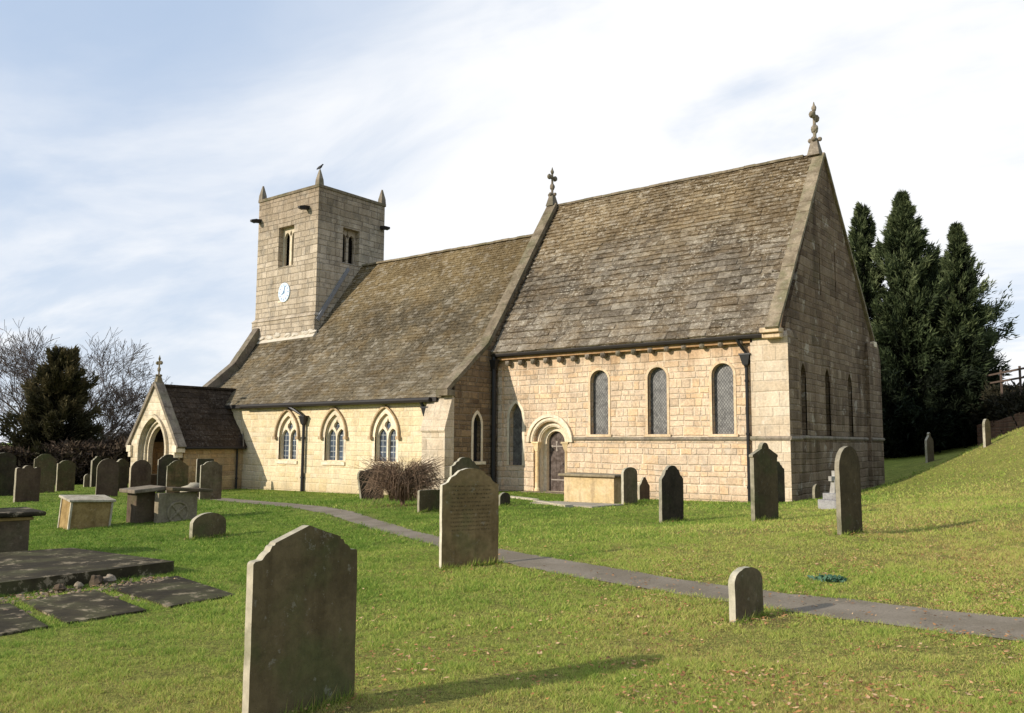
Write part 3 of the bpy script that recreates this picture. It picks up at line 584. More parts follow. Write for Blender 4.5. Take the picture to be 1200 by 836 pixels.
mb.bb(PXc-PW+.1, PXc+PW-.1, PY+.3, -2.33, ZB, -.36)
part(mb, 'porch_side_walls', M['porch_side'])
mb = MB(); eo = 2.12; slp = (4.22-1.5)/eo; rz = 4.22
for sx in (1, -1):
    o = (PXc+sx*eo, PY+.1, 1.5); d = Vector((-sx*eo, 0, rz-1.5)); yb = -1.55
    sheet(mb, [(PXc+sx*eo, PY+.1, 1.48), (PXc+sx*eo, yb+.0, 1.48), (PXc, yb, rz-.02), (PXc, PY+.1, rz-.02)])
    slates(mb, o, (0, 1, 0), d, yb-PY-.1, d.length, .32, .30, .42, .38, th=.028, keep=lambda u, s: (PY+.1+u) < -2.45+max(0, (1.5+s*.79-3.3))*1.1)
part(mb, 'porch_roof', M['slate_porch'], tint=True)
mb = MB(); mb.box((PXc, (PY-1.7)/2+.1, rz+.05), (.24, 4.05, .1)); part(mb, 'ridge_tiles', M['slate_porch'])
mb = MB(); coping(mb, PY-.10, PY+.32, [(PXc-PW-.30, 1.46), (PXc, 4.36), (PXc+PW+.26, 1.46)], .10, .7, plane='y'); part(mb, 'gable_coping', M['dark_coping'], bevel=.01)
for sx in (-1, 1): mb = MB(); mb.box((PXc+sx*(PW+.05), PY+.10, 1.42), (.36, .44, .30)); mb.box((PXc+sx*(PW-.02), PY+.10, 1.17), (.22, .40, .26)); part(mb, 'kneeler', M['dress'], bevel=.015)
mb = MB(); mb.tube([(PXc+eo+.02, PY+.3, 1.47), (PXc+eo+.02, -2.4, 1.47)], .055, 6); part(mb, 'gutter', M['gutter'])
mb = MB(); mb.prism([(PXc+eo, -2.5, 1.55), (PXc+eo+.2, -2.7, 1.5), (PXc+.1, -1.3, 4.32), (PXc, -1.65, 4.25)], [(PXc+eo, -2.5, 1.60), (PXc+eo+.2, -2.7, 1.55), (PXc+.1, -1.3, 4.38), (PXc, -1.65, 4.30)]); part(mb, 'lead_valley', M['lead'])
mb = MB(); inn = arch(PXc, 1.3, -.4, 1.2, rise=.9, pointed=True, n=8); fill(mb, NS, inn, -.012); band(mb, NS, arch_line(PXc, 1.3, -.4, 1.2, rise=.9, pointed=True, n=8), arch_line(PXc, 1.6, -.4, 1.2, rise=1.1, pointed=True, n=8), -.07, -.002, 1); part(mb, 'inner_door', [M['door'], M['dress']])
# ---- crosses
def cross(name, x, y, z, h, ry=0, mat='dark_coping', thin=1.):
    e = MB(); s = h/1.9
    for a_ in (0, math.pi/2):     # saddle block with little gablets
        m = Matrix.Rotation(a_, 3, 'Z')
        for t in (-1, 1): e.blob(Vector((x, y, z))+m@Vector((0, t*.19*s, .42*s)), (.09*s, .09*s, .09*s), jit=.1)
    e.prism([(x-.24*s, y-.30*s, z-.25*s), (x+.24*s, y-.30*s, z-.25*s), (x+.24*s, y+.30*s, z-.25*s), (x-.24*s, y+.30*s, z-.25*s)], [(x-.09*s, y-.10*s, z+.5*s), (x+.09*s, y-.10*s, z+.5*s), (x+.09*s, y+.10*s, z+.5*s), (x-.09*s, y+.10*s, z+.5*s)])
    e.tube([(x, y, z+.3*s), (x, y, z+1.80*s)], [.07*s*thin, .055*s*thin], 8)
    e.blob((x, y, z+.86*s), (.14*s, .14*s, .19*s), jit=.12); e.blob((x, y, z+1.70*s), (.10*s, .10*s, .13*s), jit=.12); e.tube([(x, y, z+1.75*s), (x, y, z+1.97*s)], [.07*s, .015*s], 6)
    cx_, sy_ = math.cos(ry), math.sin(ry)
    for t in (-1, 1):
        p = (x+t*.25*s*sy_, y+t*.25*s*cx_, z+1.38*s); e.blob(p, (.12*s, .15*s, .15*s), jit=.15); e.tube([(x, y, z+1.38*s), p], .05*s, 6)
        e.blob((x+t*.32*s*sy_, y+t*.32*s*cx_, z+1.38*s), (.09*s, .09*s, .09*s), jit=.1)
    e.blob((x, y, z+1.38*s), (.09*s, .10*s, .11*s), jit=.12); return part(e, name, M[mat])
cross('gable_cross', -.42, 4.6, 12.50, 1.78); cross('gable_cross', -12.05, 4.40, 12.52, 1.55); cross('gable_cross', PXc, PY+.12, 4.46, 1.12, math.pi/2, 'coping')
# ---- rainwater pipes
def pipe(pts, hop=None, r=.055):
    mb = MB(); mb.tube(pts, r, 8)
    zs = [p[2] for p in pts]; z = max(zs)-1.4
    b = pts[-1]
    while z > min(zs)+.3: mb.lathe((b[0], b[1], z), [(r+.02, 0), (r+.02, .07)], 8); z -= 1.7
    o = part(mb, 'downpipe', M['iron'])
    if hop: g = MB(); x, y, z = hop; g.prism([(x-.09, y-.08, z-.2), (x+.09, y-.08, z-.2), (x+.09, y+.08, z-.2), (x-.09, y+.08, z-.2)], [(x-.17, y-.13, z+.12), (x+.17, y-.13, z+.12), (x+.17, y+.1, z+.12), (x-.17, y+.1, z+.12)]); g.box((x, y-.01, z+.14), (.38, .28, .05)); g.lathe((x, y, z-.28), [(.03, 0), (.08, .05), (.09, .1)], 8); g.build('hopper_head', M['iron'], o)
pipe([(-1.62, -.13, 5.15), (-1.55, -.05, 4.95), (-1.40, .1, 4.68), (-1.40, .1, -.1)], (-1.40, .07, 4.5))
pipe([(-11.68, -.12, 5.15), (-11.68, -.12, 4.9), (-11.68, -.12, 4.6), (-11.68, -.12, -.2)], (-11.68, -.12, 4.85), r=.085)
pipe([(-21.2, -2.64, 3.30), (-20.8, -2.55, 3.1), (-20.35, -2.45, 2.85), (-20.35, -2.45, -.35)], (-20.35, -2.47, 2.72), r=.07)
pipe([(-13.25, -2.62, 3.3), (-13.2, -2.5, 3.1), (-13.05, -2.45, 2.7), (-13.05, -2.45, 2.35)], (-13.08, -2.47, 2.95), r=.06)
pipe([(PXc+PW+.12, -2.75, 1.45), (PXc+PW+.06, -2.7, 1.2), (PXc+PW+.06, -2.7, -.4)], r=.045)

# ================================================================== GRAVES
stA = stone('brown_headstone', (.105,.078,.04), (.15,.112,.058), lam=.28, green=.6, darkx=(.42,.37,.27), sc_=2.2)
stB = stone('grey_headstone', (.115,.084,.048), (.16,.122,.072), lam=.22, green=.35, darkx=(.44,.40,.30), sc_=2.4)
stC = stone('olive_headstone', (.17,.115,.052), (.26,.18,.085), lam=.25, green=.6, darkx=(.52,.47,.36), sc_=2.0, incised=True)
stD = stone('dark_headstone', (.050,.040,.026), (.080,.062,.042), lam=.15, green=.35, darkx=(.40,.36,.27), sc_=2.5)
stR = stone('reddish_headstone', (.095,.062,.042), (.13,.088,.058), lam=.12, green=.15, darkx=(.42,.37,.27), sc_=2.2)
def arc(c, r, a0, a1, n, ry=None): return [(c[0]+r*math.cos(R(a0+(a1-a0)*i/n)), c[1]+(ry or r)*math.sin(R(a0+(a1-a0)*i/n))) for i in range(n+1)]
def prof(kind, w, H):
    h = w/2
    if kind == 'gablestep': half = [(h, H-.205), (h-.012, H-.192), (h-.06, H-.188), (h-.075, H-.160), (h-.095, H-.148), (h-.115, H-.142), (h-.128, H-.112), (h-.150, H-.108), (h-.152, H-.092), (0, H)]
    elif kind == 'ogee': half = [(h, H-.22), (h-.04, H-.21), (h-.09, H-.18), (h-.13, H-.12), (h-.19, H-.095)]+arc((0, H-.10-.0), h-.20, 10, 90, 7, .10)
    elif kind == 'shoulder': half = [(h, H-.16), (h-.02, H-.14), (h-.10, H-.13), (h-.11, H-.10)]+arc((0, H-.12), h-.13, 5, 90, 7, .12)
    elif kind == 'round': half = arc((0, H-h), h, 0, 90, 10)
    elif kind == 'seg': half = arc((0, H-h*.55), h, 0, 90, 9, h*.55)
    elif kind == 'pointed': half = [(h, H-.32), (h*.72, H-.15), (h*.4, H-.045), (0, H)]
    elif kind == 'flat': half = [(h, H-.02), (h-.03, H), (0, H)]
    elif kind == 'lobed': half = arc((h-.11, H-.13), .11, 0, 110, 6, .06)+[(h-.18, H-.10)]+arc((0, H-.10), .17, 0, 90, 6, .10)
    elif kind == 'gable': half = [(h, H-.30), (h+.03, H-.29), (h+.03, H-.25), (.16, H-.13)]+arc((0, H-.14), .13, 5, 90, 6, .14)
    elif kind == 'spire': half = [(h, H-.42), (h-.01, H-.36), (h*.35, H-.2), (h*.2, H-.12), (h*.28, H-.08), (0, H)]
    elif kind == 'bump': half = [(h, H-.30), (h-.02, H-.27), (h-.10, H-.20), (h-.16, H-.09)]+arc((0, H-.14), h-.18, 20, 90, 6, .14)
    elif kind == 'scallop': half = [(h, H-.20)]+arc((h-.16, H-.14), .14, 0, 100, 5)+[(h-.24, H-.03)]+[(0, H-.01)]
    return [(-h, -.35)]+[(h, -.35)]+half+[(-x, z) for x, z in reversed(half) if x > 1e-6]
def stone_obj(x, y, z, a, w, H, t, kind, mat, label, tilt=(0, 0), group='headstones standing in the churchyard grass', foot=False):
    mb = MB(); rs = random.Random(hash((round(x*100), round(y*100))) & 0xffff)
    p = prof(kind, w, H); q = []
    for i, (u, v) in enumerate(p):      # subdivide and roughen the outline a little
        u2, v2 = p[(i+1) % len(p)]; L = math.hypot(u2-u, v2-v); k = max(1, int(L/.12))
        for j in range(k): q.append((u+(u2-u)*j/k+rs.uniform(-.0035, .0035), v+(v2-v)*j/k+rs.uniform(-.0035, .0035)))
    mb.prism([(t/2, u, v) for u, v in q], [(-t/2, u, v) for u, v in q])
    o = mb.build('headstone', mat, None, (x, y, z), (R(tilt[0]), R(tilt[1]), -R(a)), bevel=min(.012, t*.12))
    return tag(o, label, 'headstone', group)
ST = [
('fg',4.846,-22.507,.021,1,.82,1.17,.065,'gablestep',stA,'large dark brown headstone with pointed stepped top, nearest to the viewer',(0,0)),
('h2',1.669,-17.159,.064,23,.86,1.32,.075,'ogee',stC,'tall olive brown headstone with faint inscription and curved top, standing beside the path',(0,0)),
('h3',-4.391,-10.264,.094,18,.78,1.30,.10,'ogee',stB,'curved top headstone mostly hidden behind the tall inscribed headstone by the path',(0,0)),
('h4',-4.903,-10.965,.09,11,.62,.52,.08,'flat',stA,'small square headstone right beside the leafless brown shrub',(0,0)),
('h5',-12.606,-5.601,-.209,14,.86,1.06,.12,'scallop',stD,'dark leaning headstone with knobbly top just left of the leafless shrub',(10,0)),
('h6',-4.856,-8.099,.092,-5,.5,.34,.07,'seg',stD,'tiny rounded stone stump in the grass right of the tall inscribed headstone',(0,0)),
('h7',5.99,-18.112,.06,10,.48,.49,.07,'seg',stB,'small round topped headstone at the very edge of the tarmac path',(0,-1)),
('h8',5.177,-11.935,.325,11,.68,1.39,.075,'round',stA,'tall slim round topped headstone standing alone on the sunny slope right of the church corner',(1,0)),
('h9',2.697,-9.137,.196,12,.84,1.58,.09,'gable',stA,'tall headstone with moulded gable and small arch on top, in front of the church corner',(0,0)),
('h10',.02,-1.25,.06,15,.62,1.22,.08,'ogee',stD,'dark shouldered headstone close to the sunlit corner buttress, behind the gabled one',(0,0)),
('h11',.696,-9.325,.065,10,.76,1.21,.08,'bump',stD,'dark headstone with domed top and sloping shoulders between chest tomb and church corner',(0,0)),
('h12',-2.553,-5.461,.082,9,.6,1.02,.08,'seg',stB,'grey green headstone with low curved top at the right end of the pale chest tomb',(0,0)),
('h13',-4.602,-.95,-.10,6,.58,.76,.07,'bump',stR,'short reddish brown headstone close to the chancel wall behind the grey green one',(0,0)),
('h14',.42,1.0,.03,3,.45,.46,.08,'round',stA,'very small round topped stone at the foot of the shaded east wall',(0,0)),
('h16',.67,15.8,1.239,15,.60,1.32,.10,'spire',stB,'pointed headstone with small finial in shade below the dark conifers',(0,0)),
('h17',4.216,7.641,1.72,12,.5,.93,.08,'round',stC,'narrow round topped headstone in shade high on the bank at right',(0,0)),
('h18',-28.657,-11.057,-.508,-9,.95,1.76,.12,'seg',stD,'big dark headstone cut by the left edge of the picture',(0,0)),
('h19',-23.398,-12.316,-.445,-3,.85,1.30,.12,'lobed',stR,'brown headstone with three lobed top in the left group',(0,0)),
('h20',-30.075,-8.809,-.526,16,.85,1.70,.12,'ogee',stA,'tall curved top headstone behind the three lobed one',(0,0)),
('h21',-30.899,-7.506,-.534,3,.78,1.40,.12,'shoulder',stA,'shouldered headstone with moulded band, in front of the brown evergreen foot',(0,0)),
('h22',-34.602,-4.689,-.585,10,.35,.66,.10,'round',stB,'small pale edged stone in the gap left of the paired round headstones',(0,0)),
('h23',-34.432,-4.337,-.583,-8,.6,1.56,.12,'ogee',stD,'headstone mostly hidden behind the big round topped one left of the porch',(0,0)),
('h24',-24.107,-9.028,-.448,19,.79,1.50,.12,'round',stR,'broad round topped headstone behind the leaning yellow chest tomb',(0,0)),
('h25',-28.229,-6.302,-.481,-8,.64,1.44,.12,'shoulder',stD,'dark headstone filling the gap left of the porch arch',(0,0)),
('h26',-25.257,-7.019,-.443,20,.8,1.41,.12,'round',stR,'round topped headstone directly before the left side of the porch arch',(0,0)),
('h27',-25.852,-6.041,-.436,5,.7,.76,.12,'flat',stD,'low flat topped stone in front of the open porch arch',(0,0)),
('h28',-22.621,-6.919,-.412,18,.82,1.40,.12,'ogee',stC,'greenish curved top headstone before the right side of the porch arch',(0,0)),
('h29',-24.889,-5.442+.0-.55,-.424,16,.86,1.62,.12,'ogee',stD,'darker taller headstone peeping out behind the greenish one at the porch',(0,0)),
('h30',-18.64,-7.968,-.361,20,.76,1.39,.12,'shoulder',stB,'shouldered headstone standing alone before the porch side wall',(0,0)),
('h31',-23.70,-5.0,-.41,18,.7,1.42,.12,'flat',stD,'square topped stone behind the shouldered one, beside the porch wall',(0,0)),
('h32',-6.274,-16.017,-.207,-3,.79,.50,.10,'seg',stA,'low wide half round stone alone on the lawn in front of the porch',(0,0)),
]
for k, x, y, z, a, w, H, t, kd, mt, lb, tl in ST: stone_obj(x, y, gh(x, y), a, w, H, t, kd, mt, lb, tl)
# low plinth stone near the greenish headstone
mb = MB(); mb.blob((0, 0, .25), (.42, .55, .40), jit=.16, sd=3); o = mb.build('rough_stone', stR, None, (-20.9, -7.25, gh(-20.9, -7.25)-.1), smooth=True); tag(o, 'rounded rough reddish stone lying beside the broken chest tomb', 'stone')
# stepped monument with broken cross
MX, MY = 2.88, -5.13; mz = gh(MX, MY)
o = empty('stone_cross_monument', (MX, MY, mz), R(-24)); o.scale = (.78, .78, .78); tag(o, 'small stone cross on grey stepped base half hidden by the tall slim headstone', 'grave cross')
stG = stone('grey_plinth', (.22,.21,.21), (.28,.27,.26), lam=.15, green=.05, sc_=4); stW = stone('white_marble', (.30,.28,.25), (.38,.36,.32), lam=.05, green=.05, sc_=4)
mb = MB(); mb.box((0, 0, .08), (.70, .78, .36)); mb.box((0, 0, .36), (.50, .56, .20)); mb.build('stepped_base', stG, o, bevel=.015)
mb = MB(); mb.prism([(-.10, -.15, .45), (.10, -.15, .45), (.10, .15, .45), (-.10, .15, .45)], [(-.07, -.09, .88), (.07, -.09, .88), (.07, .09, .88), (-.07, .09, .88)]); mb.box((0, 0, 1.00), (.12, .15, .28)); mb.box((0, 0, .90), (.12, .44, .15)); 
mb.build('cross', stW, o, bevel=.01)

# ---- chest tombs
tombY = stone('yellow_tomb_stone', (.26,.17,.065), (.38,.26,.11), lam=.2, green=.0, sc_=3); tombP = stone('pale_tomb_slab', (.36,.31,.22), (.48,.42,.32), lam=.2, green=.05, sc_=3)
tombD = stone('dark_tomb_stone', (.09,.065,.042), (.14,.10,.065), lam=.1, green=.25, sc_=3); slabD = stone('dark_ledger_stone', (.030,.024,.013), (.060,.047,.025), lam=.55, green=.3, sc_=1.6, lichen=(.36,.285,.19), lsc=3.2, lth=.55, bump=.9)
def rect_at(o, name, mat, c, d, bevel=.012): mb = MB(); mb.box(c, d); return mb.build(name, mat, o, bevel=bevel)
# leaning yellow chest tomb
x, y = -10.75, -16.35; o = empty('chest_tomb', (x, y, gh(x, y)), R(-14)); o.rotation_euler = (R(-2), R(6), R(-8)); o.scale = (.86, .76, .86); tag(o, 'tilting yellow stone chest tomb with pale rim on the left lawn', 'chest tomb', 'chest tombs')
rect_at(o, 'chest', tombY, (0, 0, .26), (.78, 1.16, .96)); 
for sx in (-1, 1):
    for sy in (-1, 1): rect_at(o, 'corner_pilaster', tombP, (sx*.39, sy*.58, .26), (.06, .06, .97), .006)
rect_at(o, 'top_slab', tombP, (0, 0, .78), (.92, 1.34, .06))
tombS = stone('stained_tomb_slab', (.20,.16,.115), (.32,.26,.19), lam=.3, green=.15, sc_=3)
# broken tomb with two pieces of slab
x, y = -10.15, -14.6; o = empty('chest_tomb', (x, y, gh(x, y)), R(-6)); tag(o, 'collapsed chest tomb with snapped top slab and carved round end panel', 'chest tomb', 'chest tombs')
rect_at(o, 'support', tombD, (-.50, -.48, .28), (.56, .46, .9), .03)
mb = MB(); mb.box((.12, .12, .26), (.22, .98, .86)); mb.tube([(.235, .12+.25*math.cos(t), .22+.25*math.sin(t)) for t in [i*math.pi/8 for i in range(17)]], .035, 6)
for t in range(4): mb.tube([(.235, .12, .22), (.235, .12+.24*math.cos(t*1.571+.7), .22+.24*math.sin(t*1.571+.7))], .03, 5)
mb.blob((.23, .12, .22), (.05, .07, .07), jit=.05); mb.build('carved_panel', stone('carved_panel_stone', (.26,.21,.14), (.34,.28,.19), lam=.2, green=.2), o, bevel=.02)
mb = MB(); mb.box((-.38, -.50, .77), (.9, .78, .09), rot=Matrix.Rotation(R(5), 3, 'X')); mb.build('top_slab', tombS, o, bevel=.02)
mb = MB(); mb.box((.02, .38, .755), (.85, 1.05, .08), rot=Matrix.Rotation(R(-4), 3, 'X')); mb.build('top_slab', tombD, o, bevel=.02)
# left edge chest tomb
x, y = -5.93, -20.54; o = empty('chest_tomb', (x, y, gh(x, y)), R(-10)); tag(o, 'dark chest tomb with moulded slab at the left edge of the lawn', 'chest tomb', 'chest tombs')
rect_at(o, 'chest', tombD, (0, 0, .2), (.95, 1.55, .80)); rect_at(o, 'cornice', tombY, (.0, 0, .615), (1.02, 1.64, .05)); rect_at(o, 'top_slab', slabD, (0, 0, .69), (1.25, 1.95, .075), .03)
mb = MB(); mb.blob((0, 0, .18), (.4, .55, .22), jit=.15, sd=9); z_ = gh(-12.2, -19.3); oo = mb.build('rough_stone', tombP, None, (-9.4, -20.0, gh(-9.4, -20.)+.52), smooth=True); oo.location = (-6.45, -20.45, gh(-6.2, -20.75)+.60); tag(oo, 'rough pale lump of stone lying on top of the dark chest tomb at left', 'stone')
# pale chest tomb by the chancel
x, y = -3.86, -5.05; o = empty('chest_tomb', (x, y, gh(x, y)), R(-3)); tag(o, 'long pale chest tomb with overhanging grey slab before the chancel door', 'chest tomb', 'chest tombs')
tq = stone('sandy_tomb_stone', (.48,.35,.18), (.55,.42,.25), lam=.08, green=0, sc_=2)
rect_at(o, 'chest', tq, (0, 0, .25), (1.74, .84, 1.0)); rect_at(o, 'top_slab', stone('mossy_slab', (.22,.175,.11), (.30,.25,.165), lam=.3, green=.15), (-.02, 0, .785), (1.98, 1.06, .07), .02)
# kerb and flat slab in front of it
def draped(name, quad, t, mat, label, cat, group=None, lift=.0, sub=1):
    mb = MB(); zs = [gh(*q) for q in quad]; cx_ = sum(q[0] for q in quad)/4; cy_ = sum(q[1] for q in quad)/4; z0 = sum(zs)/4
    lo = [(q[0]-cx_, q[1]-cy_, zz-z0-.12) for q, zz in zip(quad, zs)]; hi = [(q[0]-cx_, q[1]-cy_, zz-z0+t) for q, zz in zip(quad, zs)]
    mb.prism(lo, hi); o = mb.build(name, mat, None, (cx_, cy_, z0+lift), bevel=.015); return tag(o, label, cat, group)
draped('flat_slab', [(-4.9, -6.9), (-2.6, -7.3), (-2.5, -5.9), (-4.8, -5.75)], .035, stone('pale_flat_slab', (.28,.24,.18), (.38,.33,.25), lam=.2, green=.1), 'flat grave slab lying in front of the pale chest tomb', 'grave slab')
draped('kerb_stone', [(-8.6, -3.3), (-6.2, -5.0), (-6.05, -4.85), (-8.45, -3.12)], .05, tombP, 'long pale kerb stone edging the raised turf near the chancel door', 'kerb stone', 'kerb stones by the chancel door')
draped('kerb_stone', [(-5.75, -5.6), (-4.9, -6.55), (-3.2, -7.6), (-3.1, -7.42)], .06, tombP, 'curved pale kerb stone at the corner of the flat grave slab', 'kerb stone', 'kerb stones by the chancel door')
# ledgers at left foreground
draped('ledger_slab', [(-1.15, -22.6), (-1.17, -19.80), (-4.44, -19.60), (-4.9, -21.9)], .16, slabD, 'largest dark ledger slab, raised with black edge and pale lichen', 'grave slab', 'ledger slabs in the grass')
lg = 'ledger slabs in the grass'
draped('ledger_slab', [(1.05, -21.18), (.98, -20.34), (-.80, -19.98), (-.75, -20.93)], .022, slabD, 'grey lichened ledger slab level with the turf, right of the raised one', 'grave slab', lg)
draped('ledger_slab', [(1.08, -22.22), (1.05, -21.42), (-.62, -21.12), (-.60, -21.92)], .022, slabD, 'middle brown ledger slab sunk before the raised one', 'grave slab', lg)
draped('ledger_slab', [(1.12, -23.2), (1.12, -22.40), (-.55, -22.06), (-.55, -22.9)], .022, slabD, 'ledger slab cut by the left edge of the picture', 'grave slab', lg)
for i, (x, y, s_) in enumerate([(-.92, -21.37, .07), (-.96, -21.14, .06), (-.99, -20.93, .095), (-.99, -20.76, .085)]):
    mb = MB(); mb.blob((0, 0, s_*.5), (s_, s_*.8, s_*.75), jit=.25, sd=i); o = mb.build('loose_stone', [tombS, tombD][i in (0, 2)], None, (x, y, gh(x, y)+.01), smooth=False)
    tag(o, ['small brown loose stone at the left of the row under the raised slab', 'pale grey pebble like stone second in the row', 'larger brown loose stone third in the row below the raised slab', 'pale blocky loose stone at the right of the row'][i], 'stone', 'loose stones along the raised ledger slab')

# ================================================================== GROUND
SOILQ = [(-1.4, -23.4), (-1.4, -19.75), (.35, -20.15), (.60, -23.4)]
def in_quad(x, y, q):
    ok = np.ones_like(x, bool)
    for i in range(len(q)):
        a, b = q[i], q[(i+1) % len(q)]; ok &= ((b[0]-a[0])*(y-a[1])-(b[1]-a[1])*(x-a[0])) >= 0
    return ok
PU = [(-20.08,-7.15),(-18.76,-7.03),(-16.18,-7.76),(-13.12,-8.67),(-9.25,-10.52),(-5.96,-12.25),(-3.93,-13.12),(-1.93,-14.19),(-.39,-14.97),(1.02,-15.66),(2.15,-16.03),(3.15,-16.26),(3.88,-16.42),(4.59,-16.64),(5.16,-16.71),(5.67,-16.73),(6.12,-16.67),(6.56,-16.66),(7.08,-16.74),(7.64,-16.83),(8.16,-17.02),(9.6,-17.5),(12.5,-18.5),(20,-21)]
PL = [(-20.3,-7.6),(-18.45,-8.1),(-16.51,-8.56),(-13.98,-9.34),(-10.25,-10.89),(-7.78,-12.02),(-5.64,-13.05),(-3.62,-13.9),(-1.7,-14.87),(-.21,-15.7),(.96,-16.33),(1.91,-16.78),(2.85,-17.02),(3.72,-17.17),(4.38,-17.31),(4.94,-17.35),(5.47,-17.44),(5.99,-17.56),(6.45,-17.65),(6.85,-17.68),(7.32,-17.74),(7.82,-17.88),(8.28,-18.04),(9.8,-18.6),(12.3,-19.7),(19.6,-22.2)]
PU = [(-24.9,-7.0),(-22.5,-6.95)]+PU; PL = [(-25.0,-7.7),(-22.6,-7.6)]+PL
def resamp(p, n):
    p = np.array(p, float); 
    q = p.copy(); q[1:-1] = (p[:-2]+2*p[1:-1]+p[2:])/4; p = q
    d = np.r_[0, np.cumsum(np.hypot(*np.diff(p, axis=0).T))]; t = np.linspace(0, d[-1], n); return np.c_[np.interp(t, d, p[:, 0]), np.interp(t, d, p[:, 1])]
NP_ = 260; pu, pl = resamp(PU, NP_), resamp(PL, NP_)
# keep the two edges roughly opposite one another
pc = (pu+pl)/2; tg = np.gradient(pc, axis=0); tg /= np.linalg.norm(tg, axis=1)[:, None]; nm = np.c_[-tg[:, 1], tg[:, 0]]
def edge_at(p, d, src):
    best = np.full(len(p), 0.)
    for i in range(len(p)):
        r_ = src-p[i]; al = np.abs(r_@tg[i]); k = np.argmin(al); best[i] = r_[k]@nm[i]
    return best
wu, wl = edge_at(pc, nm, pu), edge_at(pc, nm, pl); ker = np.ones(9)/9
wu = np.convolve(np.pad(wu, 4, 'edge'), ker, 'valid'); wl = np.convolve(np.pad(wl, 4, 'edge'), ker, 'valid')
ck = np.ones(7)/7; pc = np.c_[np.convolve(np.pad(pc[:, 0], 3, 'edge'), ck, 'valid'), np.convolve(np.pad(pc[:, 1], 3, 'edge'), ck, 'valid')]
wob = rng.normal(0, .025, NP_)
pv = []; NC = 7
for i in range(NP_):
    for j in range(NC):
        f = j/(NC-1); p = pc[i]+nm[i]*((wl[i]+wob[i])*(1-f)+(wu[i]+wob[(i*7) % NP_])*f); pv.append((p[0], p[1]))
pv = np.array(pv); pz = height(pv[:, 0], pv[:, 1])+.008
pf = np.array([(i*NC+j, (i+1)*NC+j, (i+1)*NC+j+1, i*NC+j+1) for i in range(NP_-1) for j in range(NC-1)])
N = NT('tarmac'); P = N.geo(); f = N.noise(P, 60, 4, .7); g = N.noise(P, 1.2, 5, .6)
c = N.mix(N.ramp(g, .35, .65), (.175,.143,.10,1), (.24,.20,.15,1)); k_ = N.math('MULTIPLY_ADD', f, 1.3, .35); c = N.mix(1., c, N.comb(k_, k_, k_), 'MULTIPLY')
c = N.mix(N.math('MULTIPLY', N.ramp(N.noise(P, 3, 7, .8), .55, .68), .5), c, (.11,.095,.06,1)); c = N.mix(N.math('MULTIPLY', N.ramp(N.vor(P, 1.6, 'DISTANCE_TO_EDGE'), 0., .012, 1., 0.), .15), c, (.09,.075,.055,1))
tarmac = N.out(c, .9, f, .5, .006, spec=.2)
o = raw('path', np.c_[pv, pz], pf[:, ::-1] if False else pf, tarmac); tag(o, None, None, kind='structure')
# distance to path centre, for grass and soil
def pathdist(x, y):
    out = np.full(x.shape, 9.)
    for i in range(0, NP_, 2):
        w = (wu[i]-wl[i])/2; c_ = pc[i]+nm[i]*(wu[i]+wl[i])/2; out = np.minimum(out, np.hypot(x-c_[0], y-c_[1])-abs(w))
    return out
def axis(lo, hi, fine_lo, fine_hi, st, n):
    a = np.arange(fine_lo, fine_hi+1e-6, st); l = fine_lo-np.geomspace(st, fine_lo-lo, n); r_ = fine_hi+np.geomspace(st, hi-fine_hi, n); return np.r_[l[::-1], a, r_]
gx = axis(-2500, 2500, -36, 16, .22, 34); gy = axis(-400, 3500, -27, 16, .22, 34)
GX, GY = np.meshgrid(gx, gy); GZ = height(GX, GY)
far = np.clip((np.hypot(GX+8, GY+5)-70)/400, 0, 1); GZ = GZ*(1-far)+far*-3
micro = (np.sin(GX*2.1+1.3*np.sin(GY*1.7))*np.cos(GY*2.6+np.sin(GX*1.1)))*.008
GZ = GZ+micro*0
nxg = len(gx); idx = np.arange(GX.size).reshape(GX.shape)
fq = np.stack([idx[:-1, :-1], idx[:-1, 1:], idx[1:, 1:], idx[1:, :-1]], -1).reshape(-1, 4)
N = NT('lawn'); P = N.geo(); a = N.noise(P, .25, 4, .6); b = N.noise(P, 1.6, 6, .7); f = N.noise(P, 22, 5, .75); f2 = N.noise(P, 90, 3, .7)
px_, py_, pz_ = N.sep(P)
c = N.mix(N.ramp(b, .36, .62), (.13,.18,.026,1), (.23,.28,.045,1)); east = N.ramp(N.math('ADD', px_, N.math('MULTIPLY', a, 4.)), -3., 8.)
c = N.mix(N.math('MULTIPLY', east, .75), c, (.32,.29,.075,1)); c = N.mix(N.math('MULTIPLY', N.ramp(N.noise(P, 4.5, 6, .8), .56, .68), N.math('MULTIPLY_ADD', east, .35, .3)), c, (.20,.145,.07,1))
k_ = N.math('MAXIMUM', N.math('MULTIPLY_ADD', N.math('ADD', f, f2), 3.2, -2.2), .15); c = N.mix(1., c, N.comb(k_, k_, k_), 'MULTIPLY')
at_ = N.attr('soil')[2]; c = N.mix(N.math('MULTIPLY', at_, N.ramp(N.noise(P, 7, 5, .7), .3, .55)), c, (.20,.135,.08,1))
lawn = N.out(c, .95, N.math('ADD', f, N.math('MULTIPLY', f2, .6)), 1., .05, spec=.1)
G = raw('ground', np.c_[GX.ravel(), GY.ravel(), GZ.ravel()], fq, lawn); tag(G, None, None, kind='structure')
gxv, gyv = GX.ravel(), GY.ravel(); soil = np.zeros(gxv.shape)
near = (gxv > -26) & (gxv < 20) & (gyv > -27) & (gyv < 0); pd = np.full(gxv.shape, 9.); pd[near] = pathdist(gxv[near], gyv[near]); soil += np.clip(1-np.abs(pd)/.28, 0, 1)*.6
gap = in_quad(gxv, gyv, SOILQ); soil[gap] = 1
soil += np.clip(1-np.hypot((gxv+6.8)/1.6, (gyv+10.0)/1.3), 0, 1)
